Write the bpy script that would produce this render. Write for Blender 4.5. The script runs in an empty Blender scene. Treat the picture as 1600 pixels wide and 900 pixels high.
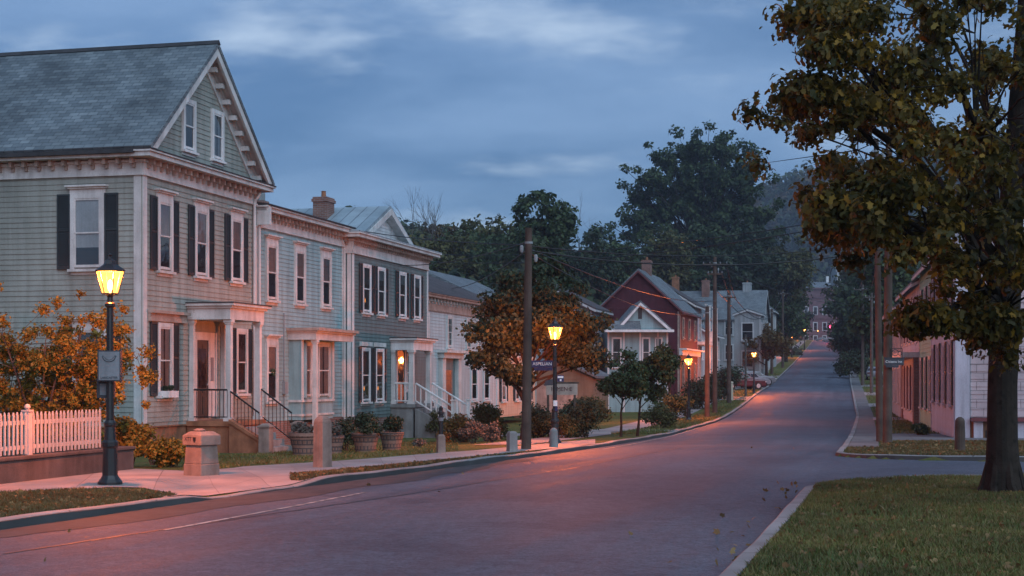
import bpy, bmesh, math, random
import numpy as np
from mathutils import Vector, Matrix
R = math.radians
rnd = random.Random(11)
S = bpy.context.scene
COL = S.collection
F_PX, HOR, CAMZ = 2368.0, 590.0, 1.85          # lens in photo pixels, horizon row, eye height

# ------------------------------------------------------------------ terrain
def ss(a, b, x):
    t = min(1.0, max(0.0, (x - a) / (b - a)))
    return t * t * (3 - 2 * t)

def table(pts, smooth):
    xs = np.arange(-60, 1400, 0.5)
    ys = np.interp(xs, [p[0] for p in pts], [p[1] for p in pts])
    a0 = (pts[1][1] - pts[0][1]) / (pts[1][0] - pts[0][0])
    a1 = (pts[-1][1] - pts[-2][1]) / (pts[-1][0] - pts[-2][0])
    ys = np.where(xs < pts[0][0], pts[0][1] + a0 * (xs - pts[0][0]), ys)
    ys = np.where(xs > pts[-1][0], pts[-1][1] + a1 * (xs - pts[-1][0]), ys)
    k = int(smooth / 0.5) | 1
    pad = np.concatenate([ys[0] + (np.arange(-k, 0)) * (ys[1] - ys[0]), ys, ys[-1] + np.arange(1, k + 1) * (ys[-1] - ys[-2])])
    sm = np.convolve(pad, np.ones(k) / k, 'same')[k:-k]
    sm = np.convolve(np.concatenate([np.full(k, sm[0]) + np.arange(-k, 0) * (sm[1] - sm[0]), sm, sm[-1] + np.arange(1, k + 1) * (sm[-1] - sm[-2])]), np.ones(k) / k, 'same')[k:-k]
    def f(x):
        i = (x + 60) / 0.5
        j = max(0, min(len(sm) - 2, int(i)))
        return float(sm[j] + (sm[j + 1] - sm[j]) * (i - j))
    return f

P = table([(-50, 0), (30, 0), (45, -.22), (60, -.45), (86, -.65), (97, -.55), (110, -.2), (130, .5), (150, .95), (166, 1.45),
           (234, 3.85), (380, 8.6), (540, 14.8), (640, 18.0), (900, 24)], 9)
XL = table([(-20, -21), (0, -13.3), (18.4, -6.2), (21.9, -5.0), (25.8, -3.45), (27.7, -2.75), (33, -.84), (42.7, 2.05), (60.5, 6.4),
            (97, 14.0), (150, 25.5), (234, 43.4), (380, 73.6), (540, 107.2), (700, 141), (900, 183)], 5)
XR = table([(-20, -7), (0, -1.6), (14.1, 2.0), (20, 3.6), (28.8, 5.8), (41.9, 9.1), (60, 13.4), (95, 21.6), (155, 34.6), (234, 52),
            (380, 82), (540, 114.8), (700, 148), (900, 190)], 5)

def side_near(t):
    return 27.5 - 3.0 * math.exp(-max(t, 0) / 1.0)
def side_far(X, t):
    return 35.4 - .33 * (X - 9) + 2.4 * math.exp(-max(t, 0) / .8)

def H(X, Y):
    p = P(Y)
    xl, xr = XL(Y), XR(Y)
    end = ss(600, 860, Y) * (-14 + 100 * ss(30, 185, X))
    if xl <= X <= xr:
        return p + end
    if X < xl:
        t = xl - X
        z = p + .095 * ss(0, .15, t)
        z -= .062 * ss(22.4, 23.2, Y) * (1 - ss(25.4, 26.4, Y)) * (1 - ss(1.2, 2.6, t))
        z -= .20 * ss(3.0, 7, t) * ss(29, 37, Y) * (1 - ss(95, 120, Y))
        z += ss(112, 230, Y) * (15 * ss(17, 70, t) + 14 * ss(55, 200, t)) + 3.5 * ss(30, 110, t)
    else:
        t = X - xr
        if side_near(t) < Y < side_far(X, t):
            return p
        z = p + .095 * ss(0, .15, t)
        z += ss(150, 300, Y) * (9 * ss(22, 90, t) + 16 * ss(70, 250, t)) + 2.0 * ss(40, 110, t)
        z += .05 * math.sin(X * 1.3 + Y * .5) * ss(1, 4, t) * (1 - ss(26, 28, Y))
    return z + end

def at(px, d):                                   # photo column at depth d -> x
    return (px - 800.0) / F_PX * d
def G(px, py):                                   # photo pixel -> point on the ground
    d = 30.0
    lo, hi = 8.0, 900.0
    for _ in range(60):
        d = .5 * (lo + hi)
        y = HOR - (H(at(px, d), d) - CAMZ) * F_PX / d
        if y > py: lo = d
        else: hi = d
        if hi - lo < 1e-3: break
    return (at(px, d), d, H(at(px, d), d))

# ------------------------------------------------------------------ materials
def new_mat(name):
    m = bpy.data.materials.new(name)
    m.use_nodes = True
    nt = m.node_tree
    b = nt.nodes['Principled BSDF']
    return m, nt, b
def N(nt, t, **kw):
    n = nt.nodes.new(t)
    for k, v in kw.items(): setattr(n, k, v)
    return n
def rgba(c): return (c[0], c[1], c[2], 1)
def scl(c, f): return tuple(min(1, x * f) for x in c)
def ramp(nt, src, p0, c0, p1, c1):
    r = N(nt, 'ShaderNodeValToRGB')
    r.color_ramp.elements[0].position = p0; r.color_ramp.elements[0].color = rgba(c0)
    r.color_ramp.elements[1].position = p1; r.color_ramp.elements[1].color = rgba(c1)
    nt.links.new(src, r.inputs[0])
    return r
def mixc(nt, fac, a, b, mode='MIX'):
    m = N(nt, 'ShaderNodeMix', data_type='RGBA', blend_type=mode)
    if hasattr(fac, 'node') or hasattr(fac, 'links'): nt.links.new(fac, m.inputs[0])
    else: m.inputs[0].default_value = fac
    for s, i in ((a, 6), (b, 7)):
        if isinstance(s, tuple): m.inputs[i].default_value = rgba(s)
        else: nt.links.new(s, m.inputs[i])
    return m.outputs[2]
def noise(nt, coord, scale, detail=4, rough=.55):
    n = N(nt, 'ShaderNodeTexNoise')
    n.inputs['Scale'].default_value = scale; n.inputs['Detail'].default_value = detail; n.inputs['Roughness'].default_value = rough
    nt.links.new(coord, n.inputs['Vector'])
    return n.outputs['Fac']
def bumpn(nt, b, h, strength, dist):
    u = N(nt, 'ShaderNodeBump')
    u.inputs['Strength'].default_value = strength; u.inputs['Distance'].default_value = dist
    nt.links.new(h, u.inputs['Height'])
    nt.links.new(u.outputs[0], b.inputs['Normal'])

def paint(name, c, rough=.6, var=.22, vs=1.3, wear=None, wear_amt=.0, bump=.25, spec=.3, fine=25):
    m, nt, b = new_mat(name)
    tc = N(nt, 'ShaderNodeTexCoord').outputs['Object']
    r = ramp(nt, noise(nt, tc, vs, 6), .3, scl(c, 1 - var), .72, scl(c, 1 + var * .6))
    col = r.outputs[0]
    f = noise(nt, tc, fine, 5)
    if wear:
        n2 = noise(nt, tc, 7, 8, .7)
        w = ramp(nt, n2, .62 - wear_amt, (0, 0, 0), .70 - wear_amt, (1, 1, 1))
        col = mixc(nt, w.outputs[0], col, wear)
    mps = N(nt, 'ShaderNodeMapping'); mps.inputs['Scale'].default_value = (2.2, 2.2, .16); nt.links.new(tc, mps.inputs['Vector'])
    col = mixc(nt, .55, col, ramp(nt, noise(nt, mps.outputs[0], 1.6, 5, .6), .34, (.58, .56, .54), .58, (1.08, 1.08, 1.08)).outputs[0], 'MULTIPLY')
    col = mixc(nt, .35, col, ramp(nt, f, .3, (.55, .55, .55), .7, (1.0, 1.0, 1.0)).outputs[0], 'MULTIPLY')
    nt.links.new(col, b.inputs['Base Color'])
    b.inputs['Roughness'].default_value = rough
    b.inputs['Specular IOR Level'].default_value = spec
    if bump: bumpn(nt, b, f, bump, .01)
    return m

def bricky(name, c1, c2, mortar, bw, bh, ms=.012, rough=.8, bump=.6, var=.3, off=.5, vs=.8):
    m, nt, b = new_mat(name)
    tcn = N(nt, 'ShaderNodeTexCoord')
    uv, ob = tcn.outputs['UV'], tcn.outputs['Object']
    k = N(nt, 'ShaderNodeTexBrick')
    k.inputs['Scale'].default_value = 1; k.inputs['Brick Width'].default_value = bw; k.inputs['Row Height'].default_value = bh
    k.inputs['Mortar Size'].default_value = ms; k.inputs['Bias'].default_value = 0; k.inputs['Mortar Smooth'].default_value = .2
    k.offset = off
    k.inputs['Color1'].default_value = rgba(c1); k.inputs['Color2'].default_value = rgba(c2); k.inputs['Mortar'].default_value = rgba(mortar)
    w = N(nt, 'ShaderNodeTexNoise'); w.inputs['Scale'].default_value = 3.0
    nt.links.new(uv, w.inputs['Vector'])
    va = N(nt, 'ShaderNodeVectorMath', operation='MULTIPLY_ADD')
    nt.links.new(w.outputs['Color'], va.inputs[0]); va.inputs[1].default_value = (.03, .03, .03); nt.links.new(uv, va.inputs[2])
    nt.links.new(va.outputs[0], k.inputs['Vector'])
    n = noise(nt, ob, vs, 7, .62)
    col = mixc(nt, .85, k.outputs['Color'], ramp(nt, n, .32, (1 - var * 1.5,) * 3, .7, (1 + var * .3,) * 3).outputs[0], 'MULTIPLY')
    nt.links.new(col, b.inputs['Base Color'])
    b.inputs['Roughness'].default_value = rough
    inv = N(nt, 'ShaderNodeMath', operation='SUBTRACT'); inv.inputs[0].default_value = 1
    nt.links.new(k.outputs['Fac'], inv.inputs[1])
    f = noise(nt, ob, 22, 4)
    ad = N(nt, 'ShaderNodeMath', operation='MULTIPLY_ADD'); nt.links.new(f, ad.inputs[0]); ad.inputs[1].default_value = .4
    nt.links.new(inv.outputs[0], ad.inputs[2])
    bumpn(nt, b, ad.outputs[0], bump, .02)
    return m

def leafmat(name, cols, trans=.3, rough=.6):
    m, nt, b = new_mat(name)
    g = N(nt, 'ShaderNodeNewGeometry')
    r = N(nt, 'ShaderNodeValToRGB')
    els = r.color_ramp.elements
    while len(els) < len(cols): els.new(.5)
    for i, c in enumerate(cols):
        els[i].position = i / (len(cols) - 1); els[i].color = rgba(c)
    nt.links.new(g.outputs['Random Per Island'], r.inputs[0])
    tc = N(nt, 'ShaderNodeTexCoord').outputs['Object']
    n = noise(nt, tc, .55, 3)
    col = mixc(nt, .8, r.outputs[0], ramp(nt, n, .35, (.55, .6, .6), .68, (1.25, 1.15, 1.0)).outputs[0], 'MULTIPLY')
    nt.links.new(col, b.inputs['Base Color'])
    b.inputs['Roughness'].default_value = rough
    b.inputs['Specular IOR Level'].default_value = .25
    t = N(nt, 'ShaderNodeBsdfTranslucent'); nt.links.new(col, t.inputs[0])
    mx = N(nt, 'ShaderNodeMixShader'); mx.inputs[0].default_value = trans
    nt.links.new(b.outputs[0], mx.inputs[1]); nt.links.new(t.outputs[0], mx.inputs[2])
    nt.links.new(mx.outputs[0], nt.nodes['Material Output'].inputs[0])
    return m

def emit(name, c, s, trans=0.0):
    m, nt, b = new_mat(name)
    nt.nodes.remove(b)
    e = N(nt, 'ShaderNodeEmission'); e.inputs[0].default_value = rgba(c); e.inputs[1].default_value = s
    out = e.outputs[0]
    if trans:
        t = N(nt, 'ShaderNodeBsdfTransparent'); t.inputs[0].default_value = (trans, trans, trans, 1)
        a = N(nt, 'ShaderNodeAddShader'); nt.links.new(out, a.inputs[0]); nt.links.new(t.outputs[0], a.inputs[1]); out = a.outputs[0]
    nt.links.new(out, nt.nodes['Material Output'].inputs[0])
    return m

def glassmat():
    m, nt, b = new_mat('window_glass')
    nt.nodes.remove(b)
    t = N(nt, 'ShaderNodeBsdfTransparent'); t.inputs[0].default_value = (.82, .85, .85, 1)
    g = N(nt, 'ShaderNodeBsdfGlossy'); g.inputs['Roughness'].default_value = .04; g.inputs[0].default_value = (.9, .9, .9, 1)
    tc = N(nt, 'ShaderNodeTexCoord').outputs['Object']
    u = N(nt, 'ShaderNodeBump'); u.inputs['Strength'].default_value = .12; u.inputs['Distance'].default_value = .05
    nt.links.new(noise(nt, tc, 1.6, 2), u.inputs['Height']); nt.links.new(u.outputs[0], g.inputs['Normal'])
    f = N(nt, 'ShaderNodeFresnel'); f.inputs[0].default_value = 1.7
    a = N(nt, 'ShaderNodeMath', operation='MULTIPLY_ADD'); nt.links.new(f.outputs[0], a.inputs[0]); a.inputs[1].default_value = .9; a.inputs[2].default_value = .03
    mx = N(nt, 'ShaderNodeMixShader'); nt.links.new(a.outputs[0], mx.inputs[0])
    nt.links.new(t.outputs[0], mx.inputs[1]); nt.links.new(g.outputs[0], mx.inputs[2])
    nt.links.new(mx.outputs[0], nt.nodes['Material Output'].inputs[0])
    return m

def asphalt():
    m, nt, b = new_mat('asphalt')
    tc = N(nt, 'ShaderNodeTexCoord').outputs['Object']
    uv = N(nt, 'ShaderNodeTexCoord').outputs['UV']
    big = noise(nt, tc, .18, 6, .6)
    col = ramp(nt, big, .33, (.050, .065, .090), .68, (.080, .097, .126)).outputs[0]
    # long stripes along the lanes: wheel tracks and old patch seams
    mp = N(nt, 'ShaderNodeMapping'); mp.inputs['Scale'].default_value = (1.1, .035, 1)
    nt.links.new(uv, mp.inputs['Vector'])
    st = noise(nt, mp.outputs[0], 1.0, 4, .6)
    col = mixc(nt, .75, col, ramp(nt, st, .38, (.70, .70, .72), .64, (1.22, 1.2, 1.2)).outputs[0], 'MULTIPLY')
    f = noise(nt, tc, 26, 5, .8)
    col = mixc(nt, .8, col, ramp(nt, f, .36, (.40, .40, .41), .66, (1.7, 1.65, 1.6)).outputs[0], 'MULTIPLY')
    f2 = noise(nt, tc, 5.5, 6, .75)
    col = mixc(nt, .6, col, ramp(nt, f2, .36, (.62, .62, .63), .64, (1.4, 1.38, 1.35)).outputs[0], 'MULTIPLY')
    pt_ = ramp(nt, noise(nt, tc, .42, 5, .6), .55, (1, 1, 1), .60, (.72, .72, .74)).outputs[0]
    col = mixc(nt, .7, col, pt_, 'MULTIPLY')
    # cracks
    vo = N(nt, 'ShaderNodeTexVoronoi', feature='DISTANCE_TO_EDGE'); vo.inputs['Scale'].default_value = .33
    nz = N(nt, 'ShaderNodeTexNoise'); nz.inputs['Scale'].default_value = 1.2; nz.inputs['Detail'].default_value = 5
    nt.links.new(tc, nz.inputs['Vector'])
    va = N(nt, 'ShaderNodeVectorMath', operation='MULTIPLY_ADD'); nt.links.new(nz.outputs['Color'], va.inputs[0])
    va.inputs[1].default_value = (1.6, 1.6, 0); nt.links.new(tc, va.inputs[2]); nt.links.new(va.outputs[0], vo.inputs['Vector'])
    cr = ramp(nt, vo.outputs['Distance'], .0, (.55, .55, .55), .012, (1, 1, 1)).outputs[0]
    pm = ramp(nt, noise(nt, tc, .12, 2), .5, (0, 0, 0), .6, (.8, .8, .8)).outputs[0]
    col = mixc(nt, pm, col, mixc(nt, 1.0, col, cr, 'MULTIPLY'))
    nt.links.new(col, b.inputs['Base Color'])
    rr = ramp(nt, st, .35, (.64,) * 3, .7, (.80,) * 3)
    nt.links.new(rr.outputs[0], b.inputs['Roughness'])
    b.inputs['Specular IOR Level'].default_value = .34
    bumpn(nt, b, noise(nt, tc, 40, 4, .8), .8, .02)
    return m

def turf():
    m, nt, b = new_mat('turf')
    tc = N(nt, 'ShaderNodeTexCoord').outputs['Object']
    a = ramp(nt, noise(nt, tc, .35, 6, .65), .36, (.075, .105, .030), .66, (.135, .140, .046)).outputs[0]
    d = ramp(nt, noise(nt, tc, 1.1, 6, .7), .50, (0, 0, 0), .68, (1, 1, 1)).outputs[0]
    col = mixc(nt, d, a, (.135, .092, .045))
    f = noise(nt, tc, 38, 4, .75)
    col = mixc(nt, .85, col, ramp(nt, f, .3, (.28, .28, .28), .72, (1.5, 1.5, 1.4)).outputs[0], 'MULTIPLY')
    nt.links.new(col, b.inputs['Base Color']); b.inputs['Roughness'].default_value = .9; b.inputs['Specular IOR Level'].default_value = .1
    bumpn(nt, b, f, .9, .04)
    return m

M = {}
M['turf'] = turf()
M['asphalt'] = asphalt()
M['concrete'] = bricky('pavement_concrete', (.27, .235, .225), (.32, .28, .265), (.15, .13, .125), 1.5, 1.6, .012, .72, .35, .3, 0)
M['kerb'] = bricky('kerb_granite', (.21, .205, .20), (.27, .26, .255), (.06, .06, .06), 2.0, 9, .018, .75, .4, .35, 0)
M['line'] = paint('road_paint', (.42, .41, .38), .6, .4, 2.2, (.10, .10, .10), .12, .2)
M['sage'] = paint('sage_clapboard', (.295, .30, .265), .65, .2, .6, (.36, .33, .29), -.03)
M['teal'] = paint('turquoise_clapboard', (.26, .39, .405), .65, .18, .6, (.33, .38, .36), -.04)
M['moss'] = paint('dark_green_grey_clapboard', (.135, .185, .182), .65, .2, .6)
M['white'] = paint('white_trim', (.60, .57, .55), .55, .2, 1.6, (.34, .28, .24), -.01)
M['cleanwhite'] = paint('fresh_white_paint', (.70, .68, .67), .5, .14, 1.6)
M['rust'] = paint('weathered_trim', (.42, .30, .25), .7, .3, 2.5, (.24, .15, .11), .05)
M['paleblue'] = paint('pale_blue_clapboard', (.50, .53, .53), .65, .15, .6)
M['peach'] = paint('cream_clapboard', (.55, .45, .34), .65, .15, .6)
M['bluegrey'] = paint('blue_grey_clapboard', (.22, .28, .33), .65, .2, .6)
M['barn'] = paint('barn_red_boards', (.078, .014, .022), .7, .25, .7)
M['greywall'] = paint('grey_render', (.27, .29, .30), .75, .2, .5)
M['lightgrey'] = paint('light_grey_boards', (.46, .47, .48), .7, .2, .5)
M['mint'] = paint('mint_green_boards', (.21, .47, .34), .65, .2, .6)
M['pinkwall'] = paint('pale_pink_render', (.42, .45, .52), .7, .18, .7)
M['shingle'] = bricky('pink_shingles', (.37, .32, .34), (.43, .375, .395), (.21, .18, .19), .48, .30, .012, .75, .6, .3)
M['slate'] = bricky('slate_roof', (.105, .125, .138), (.185, .21, .22), (.035, .04, .045), .30, .17, .008, .62, .6, .45, .5, .5)
M['brownroof'] = bricky('brown_shingle_roof', (.055, .043, .045), (.085, .068, .068), (.02, .017, .018), .33, .16, .01, .8, .5, .35)
M['greyroof'] = bricky('grey_shingle_roof', (.12, .135, .15), (.17, .19, .20), (.05, .055, .06), .33, .16, .01, .7, .5, .35)
M['metalroof'] = bricky('standing_seam_roof', (.25, .31, .34), (.30, .36, .39), (.12, .14, .16), .5, 40, .025, .45, .5, .3, 0)
M['tar'] = paint('dark_roof_edge', (.045, .043, .046), .7, .3)
M['brick'] = bricky('red_brick', (.19, .075, .055), (.27, .115, .085), (.25, .22, .20), .22, .075, .010, .85, .5, .35)
M['purplebrick'] = bricky('dusky_brick', (.13, .055, .06), (.17, .075, .08), (.14, .10, .10), .6, .2, .02, .85, .4, .3)
M['shutter'] = paint('black_green_shutter', (.030, .037, .040), .5, .25)
M['shutter_red'] = paint('dark_red_shutter', (.15, .045, .05), .55, .25)
M['door'] = paint('dark_door', (.030, .033, .034), .4, .2)
M['granite'] = paint('weathered_granite', (.25, .195, .165), .8, .35, 3.5, (.15, .12, .11), .0, .7, .3, 45)
M['brownstone'] = paint('brownstone', (.30, .135, .075), .85, .35, 2.5, (.19, .10, .06), .02, .6, .2, 30)
M['cement'] = paint('grey_cement', (.24, .235, .23), .85, .35, 1.6, (.14, .13, .13), -.02, .5, .2, 30)
M['darkwall'] = paint('stained_concrete', (.105, .085, .078), .88, .4, 1.4, (.06, .05, .047), .02, .6, .2, 30)
M['path_dark'] = bricky('worn_path', (.135, .125, .125), (.16, .15, .148), (.07, .065, .065), 1.3, 1.6, .012, .8, .4, .35, 0)
M['tan'] = paint('tan_boards', (.20, .145, .10), .75, .25, .7)
M['tarseam'] = paint('tar_seam', (.045, .047, .055), .55, .3, 2)
M['patch'] = paint('old_asphalt_patch', (.052, .050, .052), .8, .35, 1.2, (.085, .083, .085), .02, .6, .3, 22)
M['fencewhite'] = paint('weathered_white_paint', (.50, .475, .465), .6, .3, 2.2, (.30, .25, .22), -.02)
M['pot'] = bricky('fieldstone_pot', (.20, .115, .085), (.28, .17, .13), (.08, .06, .055), .22, .13, .02, .85, .8, .4)
M['iron'] = paint('black_iron', (.012, .012, .013), .42, .2, 4, None, 0, .2, .5)
M['pole'] = paint('weathered_pole', (.088, .062, .050), .85, .4, 2.2, (.05, .037, .03), .02, .6, .2, 40)
M['bark'] = paint('bark', (.036, .027, .022), .95, .4, 5, (.016, .013, .011), .06, 1.0, .1, 30)
M['greybark'] = paint('grey_bark', (.11, .095, .085), .95, .35, 5, None, 0, .6, .1, 30)
M['wire'] = paint('wire_insulation', (.02, .02, .022), .5, .1, 3, None, 0, 0)
M['blind'] = paint('window_blind', (.40, .39, .39), .8, .12, 2)
M['curtain'] = paint('lace_curtain', (.46, .44, .43), .9, .2, 3)
M['dark'] = paint('dark_room', (.020, .019, .019), .9, .4, .9)
M['warmroom'] = paint('brown_room', (.17, .09, .06), .9, .5, 1.2)
M['glass'] = glassmat()
M['sign_blue'] = paint('navy_sign', (.022, .028, .085), .45, .1)
M['sign_white'] = paint('white_lettering', (.72, .70, .70), .5, .05, 2, None, 0, 0)
M['sign_grey'] = paint('grey_sign_face', (.20, .205, .22), .5, .15)
M['sign_dark'] = paint('dark_lettering', (.045, .045, .055), .5, .1, 2, None, 0, 0)
M['lampglass'] = emit('lit_lantern_glass', (1.0, .36, .055), .66, .75)
M['bulb'] = emit('lit_bulb', (1.0, .55, .17), 8)
M['glint'] = emit('glowing_lamp_glint', (1.0, .30, .04), 1.3)  # glow added to stand for street lamps reflected in window panes
M['redlight'] = emit('lit_red_signal', (1.0, .04, .10), 9)
M['deadglass'] = paint('unlit_signal_lens', (.02, .03, .02), .3, .1)
M['maple'] = leafmat('maple_leaves', [(.045, .047, .014), (.085, .065, .015), (.16, .095, .016), (.060, .060, .018), (.30, .165, .018), (.06, .052, .015), (.17, .115, .018)], .35)
M['green'] = leafmat('green_leaves', [(.032, .054, .024), (.048, .076, .030), (.070, .098, .038), (.038, .056, .022)], .25)
M['dkgreen'] = leafmat('dark_green_leaves', [(.020, .036, .020), (.032, .050, .026), (.050, .072, .036), (.022, .036, .018)], .2)
M['olive'] = leafmat('olive_leaves', [(.055, .062, .022), (.085, .090, .030), (.10, .085, .026), (.05, .055, .02)], .25)
M['yellow'] = leafmat('yellow_leaves', [(.19, .14, .026), (.34, .22, .028), (.25, .165, .028), (.12, .10, .024)], .3)
M['autumn'] = leafmat('autumn_leaves', [(.085, .05, .02), (.12, .075, .025), (.065, .055, .02)], .25)
M['sagebush'] = leafmat('grey_leaves', [(.10, .10, .09), (.14, .13, .12), (.08, .085, .07)], .2)
M['flowers'] = leafmat('orange_flowers', [(.35, .10, .02), (.10, .10, .03), (.30, .14, .03), (.07, .08, .03)], .2)
M['grass'] = leafmat('grass_blades', [(.085, .118, .032), (.125, .155, .042), (.11, .118, .036), (.21, .165, .07), (.145, .13, .045), (.17, .13, .055)], .25)
M['drygrass'] = leafmat('dry_grass', [(.12, .095, .040), (.085, .088, .028), (.17, .125, .058), (.10, .085, .034)], .25)
M['litter'] = leafmat('fallen_leaves', [(.20, .10, .035), (.14, .075, .03), (.28, .19, .08), (.11, .06, .03)], .15)
M['forest_floor'] = paint('forest_floor', (.030, .030, .018), .95, .4, .3)
M['tyre'] = paint('tyre_rubber', (.015, .015, .016), .85, .2)
M['chrome'] = paint('wheel_alloy', (.35, .35, .37), .35, .1, 4, None, 0, 0, .6)
for n_, c_ in (('car_red', (.055, .009, .012)), ('car_white', (.20, .20, .22)), ('car_silver', (.15, .155, .17)), ('car_dark', (.03, .035, .05))):
    M[n_] = paint(n_ + '_paint', c_, .28, .05, 1, None, 0, 0, .6)
M['carglass'] = paint('car_glass', (.012, .014, .016), .08, .1, 1, None, 0, 0, .6)
M['headlamp'] = paint('headlamp_lens', (.55, .55, .55), .15, .1, 1, None, 0, 0, .6)
M['taillamp'] = emit('lit_tail_lamp', (1.0, .05, .04), 1.2)

# ------------------------------------------------------------------ mesh helpers
class MB:
    def __init__(s): s.v, s.f, s.m = [], [], []
    def poly(s, pts, mi=0):
        i = len(s.v); s.v += [tuple(p) for p in pts]; s.f.append(tuple(range(i, i + len(pts)))); s.m.append(mi)
    def box(s, x0, y0, z0, x1, y1, z1, mi=0, F=None):
        c = [(x0, y0, z0), (x1, y0, z0), (x1, y1, z0), (x0, y1, z0), (x0, y0, z1), (x1, y0, z1), (x1, y1, z1), (x0, y1, z1)]
        flip = False
        if F:
            c = [F(*p) for p in c]
            a = Vector(c[1]) - Vector(c[0]); b = Vector(c[3]) - Vector(c[0]); d = Vector(c[4]) - Vector(c[0])
            flip = a.cross(b).dot(d) < 0
        i = len(s.v); s.v += c
        for q in ((0, 3, 2, 1), (4, 5, 6, 7), (0, 1, 5, 4), (1, 2, 6, 5), (2, 3, 7, 6), (3, 0, 4, 7)):
            q = tuple(i + k for k in q)
            s.f.append(q[::-1] if flip else q); s.m.append(mi)
    def obox(s, c, hx, hy, z0, z1, a=0, taper=1.0, mi=0):
        ca, sa = math.cos(a), math.sin(a)
        def q(x, y, z): return (c[0] + x * ca - y * sa, c[1] + x * sa + y * ca, z)
        pts = [q(x * hx, y * hy, z0) for x, y in ((-1, -1), (1, -1), (1, 1), (-1, 1))] + [q(x * hx * taper, y * hy * taper, z1) for x, y in ((-1, -1), (1, -1), (1, 1), (-1, 1))]
        i = len(s.v); s.v += pts
        for f in ((0, 3, 2, 1), (4, 5, 6, 7), (0, 1, 5, 4), (1, 2, 6, 5), (2, 3, 7, 6), (3, 0, 4, 7)):
            s.f.append(tuple(i + k for k in f)); s.m.append(mi)
    def tube(s, pts, rads, n=8, mi=0, cap=True):
        pts = [Vector(p) for p in pts]
        i0 = len(s.v)
        up = Vector((0, 0, 1))
        ref = None
        for k, p in enumerate(pts):
            t = (pts[min(k + 1, len(pts) - 1)] - pts[max(k - 1, 0)])
            t = t.normalized() if t.length > 1e-9 else up
            if ref is None:
                ref = t.cross(Vector((1, 0, 0)) if abs(t.x) < .9 else Vector((0, 1, 0))).normalized()
            ref = (ref - t * ref.dot(t)).normalized()
            b = t.cross(ref)
            r = rads[k] if hasattr(rads, '__len__') else rads
            for j in range(n):
                a = 2 * math.pi * j / n
                s.v.append(tuple(p + (ref * math.cos(a) + b * math.sin(a)) * r))
        for k in range(len(pts) - 1):
            for j in range(n):
                a, b2 = i0 + k * n + j, i0 + k * n + (j + 1) % n
                s.f.append((a, b2, b2 + n, a + n)); s.m.append(mi)
        if cap:
            s.f.append(tuple(i0 + j for j in range(n))[::-1]); s.m.append(mi)
            e = i0 + (len(pts) - 1) * n
            s.f.append(tuple(e + j for j in range(n))); s.m.append(mi)
    def lathe(s, prof, n=16, c=(0, 0, 0), mi=0, rot=0.0):
        i0 = len(s.v)
        for r, z in prof:
            for j in range(n):
                a = 2 * math.pi * j / n + rot
                s.v.append((c[0] + r * math.cos(a), c[1] + r * math.sin(a), c[2] + z))
        for k in range(len(prof) - 1):
            for j in range(n):
                a, b = i0 + k * n + j, i0 + k * n + (j + 1) % n
                s.f.append((a, b, b + n, a + n)); s.m.append(mi)
        s.f.append(tuple(i0 + j for j in range(n))[::-1]); s.m.append(mi)
        e = i0 + (len(prof) - 1) * n
        s.f.append(tuple(e + j for j in range(n))); s.m.append(mi)
    def prism(s, prof, F, a0, a1, mi=0):
        """2-D profile (p,q) extruded from a0 to a1; F(a,p,q) -> point"""
        A = [F(a0, p, q) for p, q in prof]; B = [F(a1, p, q) for p, q in prof]
        i = len(s.v); n = len(prof); s.v += A + B
        for k in range(n):
            s.f.append((i + k, i + (k + 1) % n, i + n + (k + 1) % n, i + n + k)); s.m.append(mi)
        s.f.append(tuple(range(i, i + n))[::-1]); s.m.append(mi)
        s.f.append(tuple(range(i + n, i + 2 * n))); s.m.append(mi)
    def build(s, name, mats, parent=None, smooth=False, bevel=0, fix=False):
        me = bpy.data.meshes.new(name)
        me.from_pydata(s.v, [], s.f)
        if not isinstance(mats, (list, tuple)): mats = [mats]
        for m in mats: me.materials.append(M[m] if isinstance(m, str) else m)
        me.polygons.foreach_set('material_index', s.m)
        uvl = me.uv_layers.new(name='UVMap')
        if fix:
            bm = bmesh.new(); bm.from_mesh(me); bmesh.ops.recalc_face_normals(bm, faces=bm.faces[:]); bm.to_mesh(me); bm.free()
            uvl = me.uv_layers[0]
        buf = np.empty(len(me.loops) * 2, dtype=np.float32)
        vs = s.v
        for p in me.polygons:
            n = p.normal
            if abs(n.z) > .999: t = Vector((1, 0, 0)); b = Vector((0, 1, 0))
            else:
                t = Vector((0, 0, 1)).cross(n).normalized(); b = n.cross(t)
            for li in p.loop_indices:
                co = me.vertices[me.loops[li].vertex_index].co
                buf[2 * li] = co.dot(t); buf[2 * li + 1] = co.dot(b)
        uvl.data.foreach_set('uv', buf)
        if smooth: me.polygons.foreach_set('use_smooth', [True] * len(me.polygons))
        o = bpy.data.objects.new(name, me); COL.objects.link(o)
        if parent: o.parent = parent
        if bevel:
            bv = o.modifiers.new('edge', 'BEVEL'); bv.width = bevel; bv.segments = 2; bv.limit_method = 'ANGLE'; bv.angle_limit = R(35)
        return o

def tag(o, label=None, cat=None, group=None, kind=None):
    if label: o['label'] = label
    if cat: o['category'] = cat
    if group: o['group'] = group
    if kind: o['kind'] = kind
    return o
def thing(name, label, cat, loc=(0, 0, 0), rz=0.0, group=None):
    o = bpy.data.objects.new(name, None); COL.objects.link(o)
    o.empty_display_size = .2
    o.location = loc; o.rotation_euler = (0, 0, rz)
    return tag(o, label, cat, group)
def copy_tree(o, parent=None):
    c = o.copy(); COL.objects.link(c); c.parent = parent
    for ch in list(o.children): copy_tree(ch, c)
    return c

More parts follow.
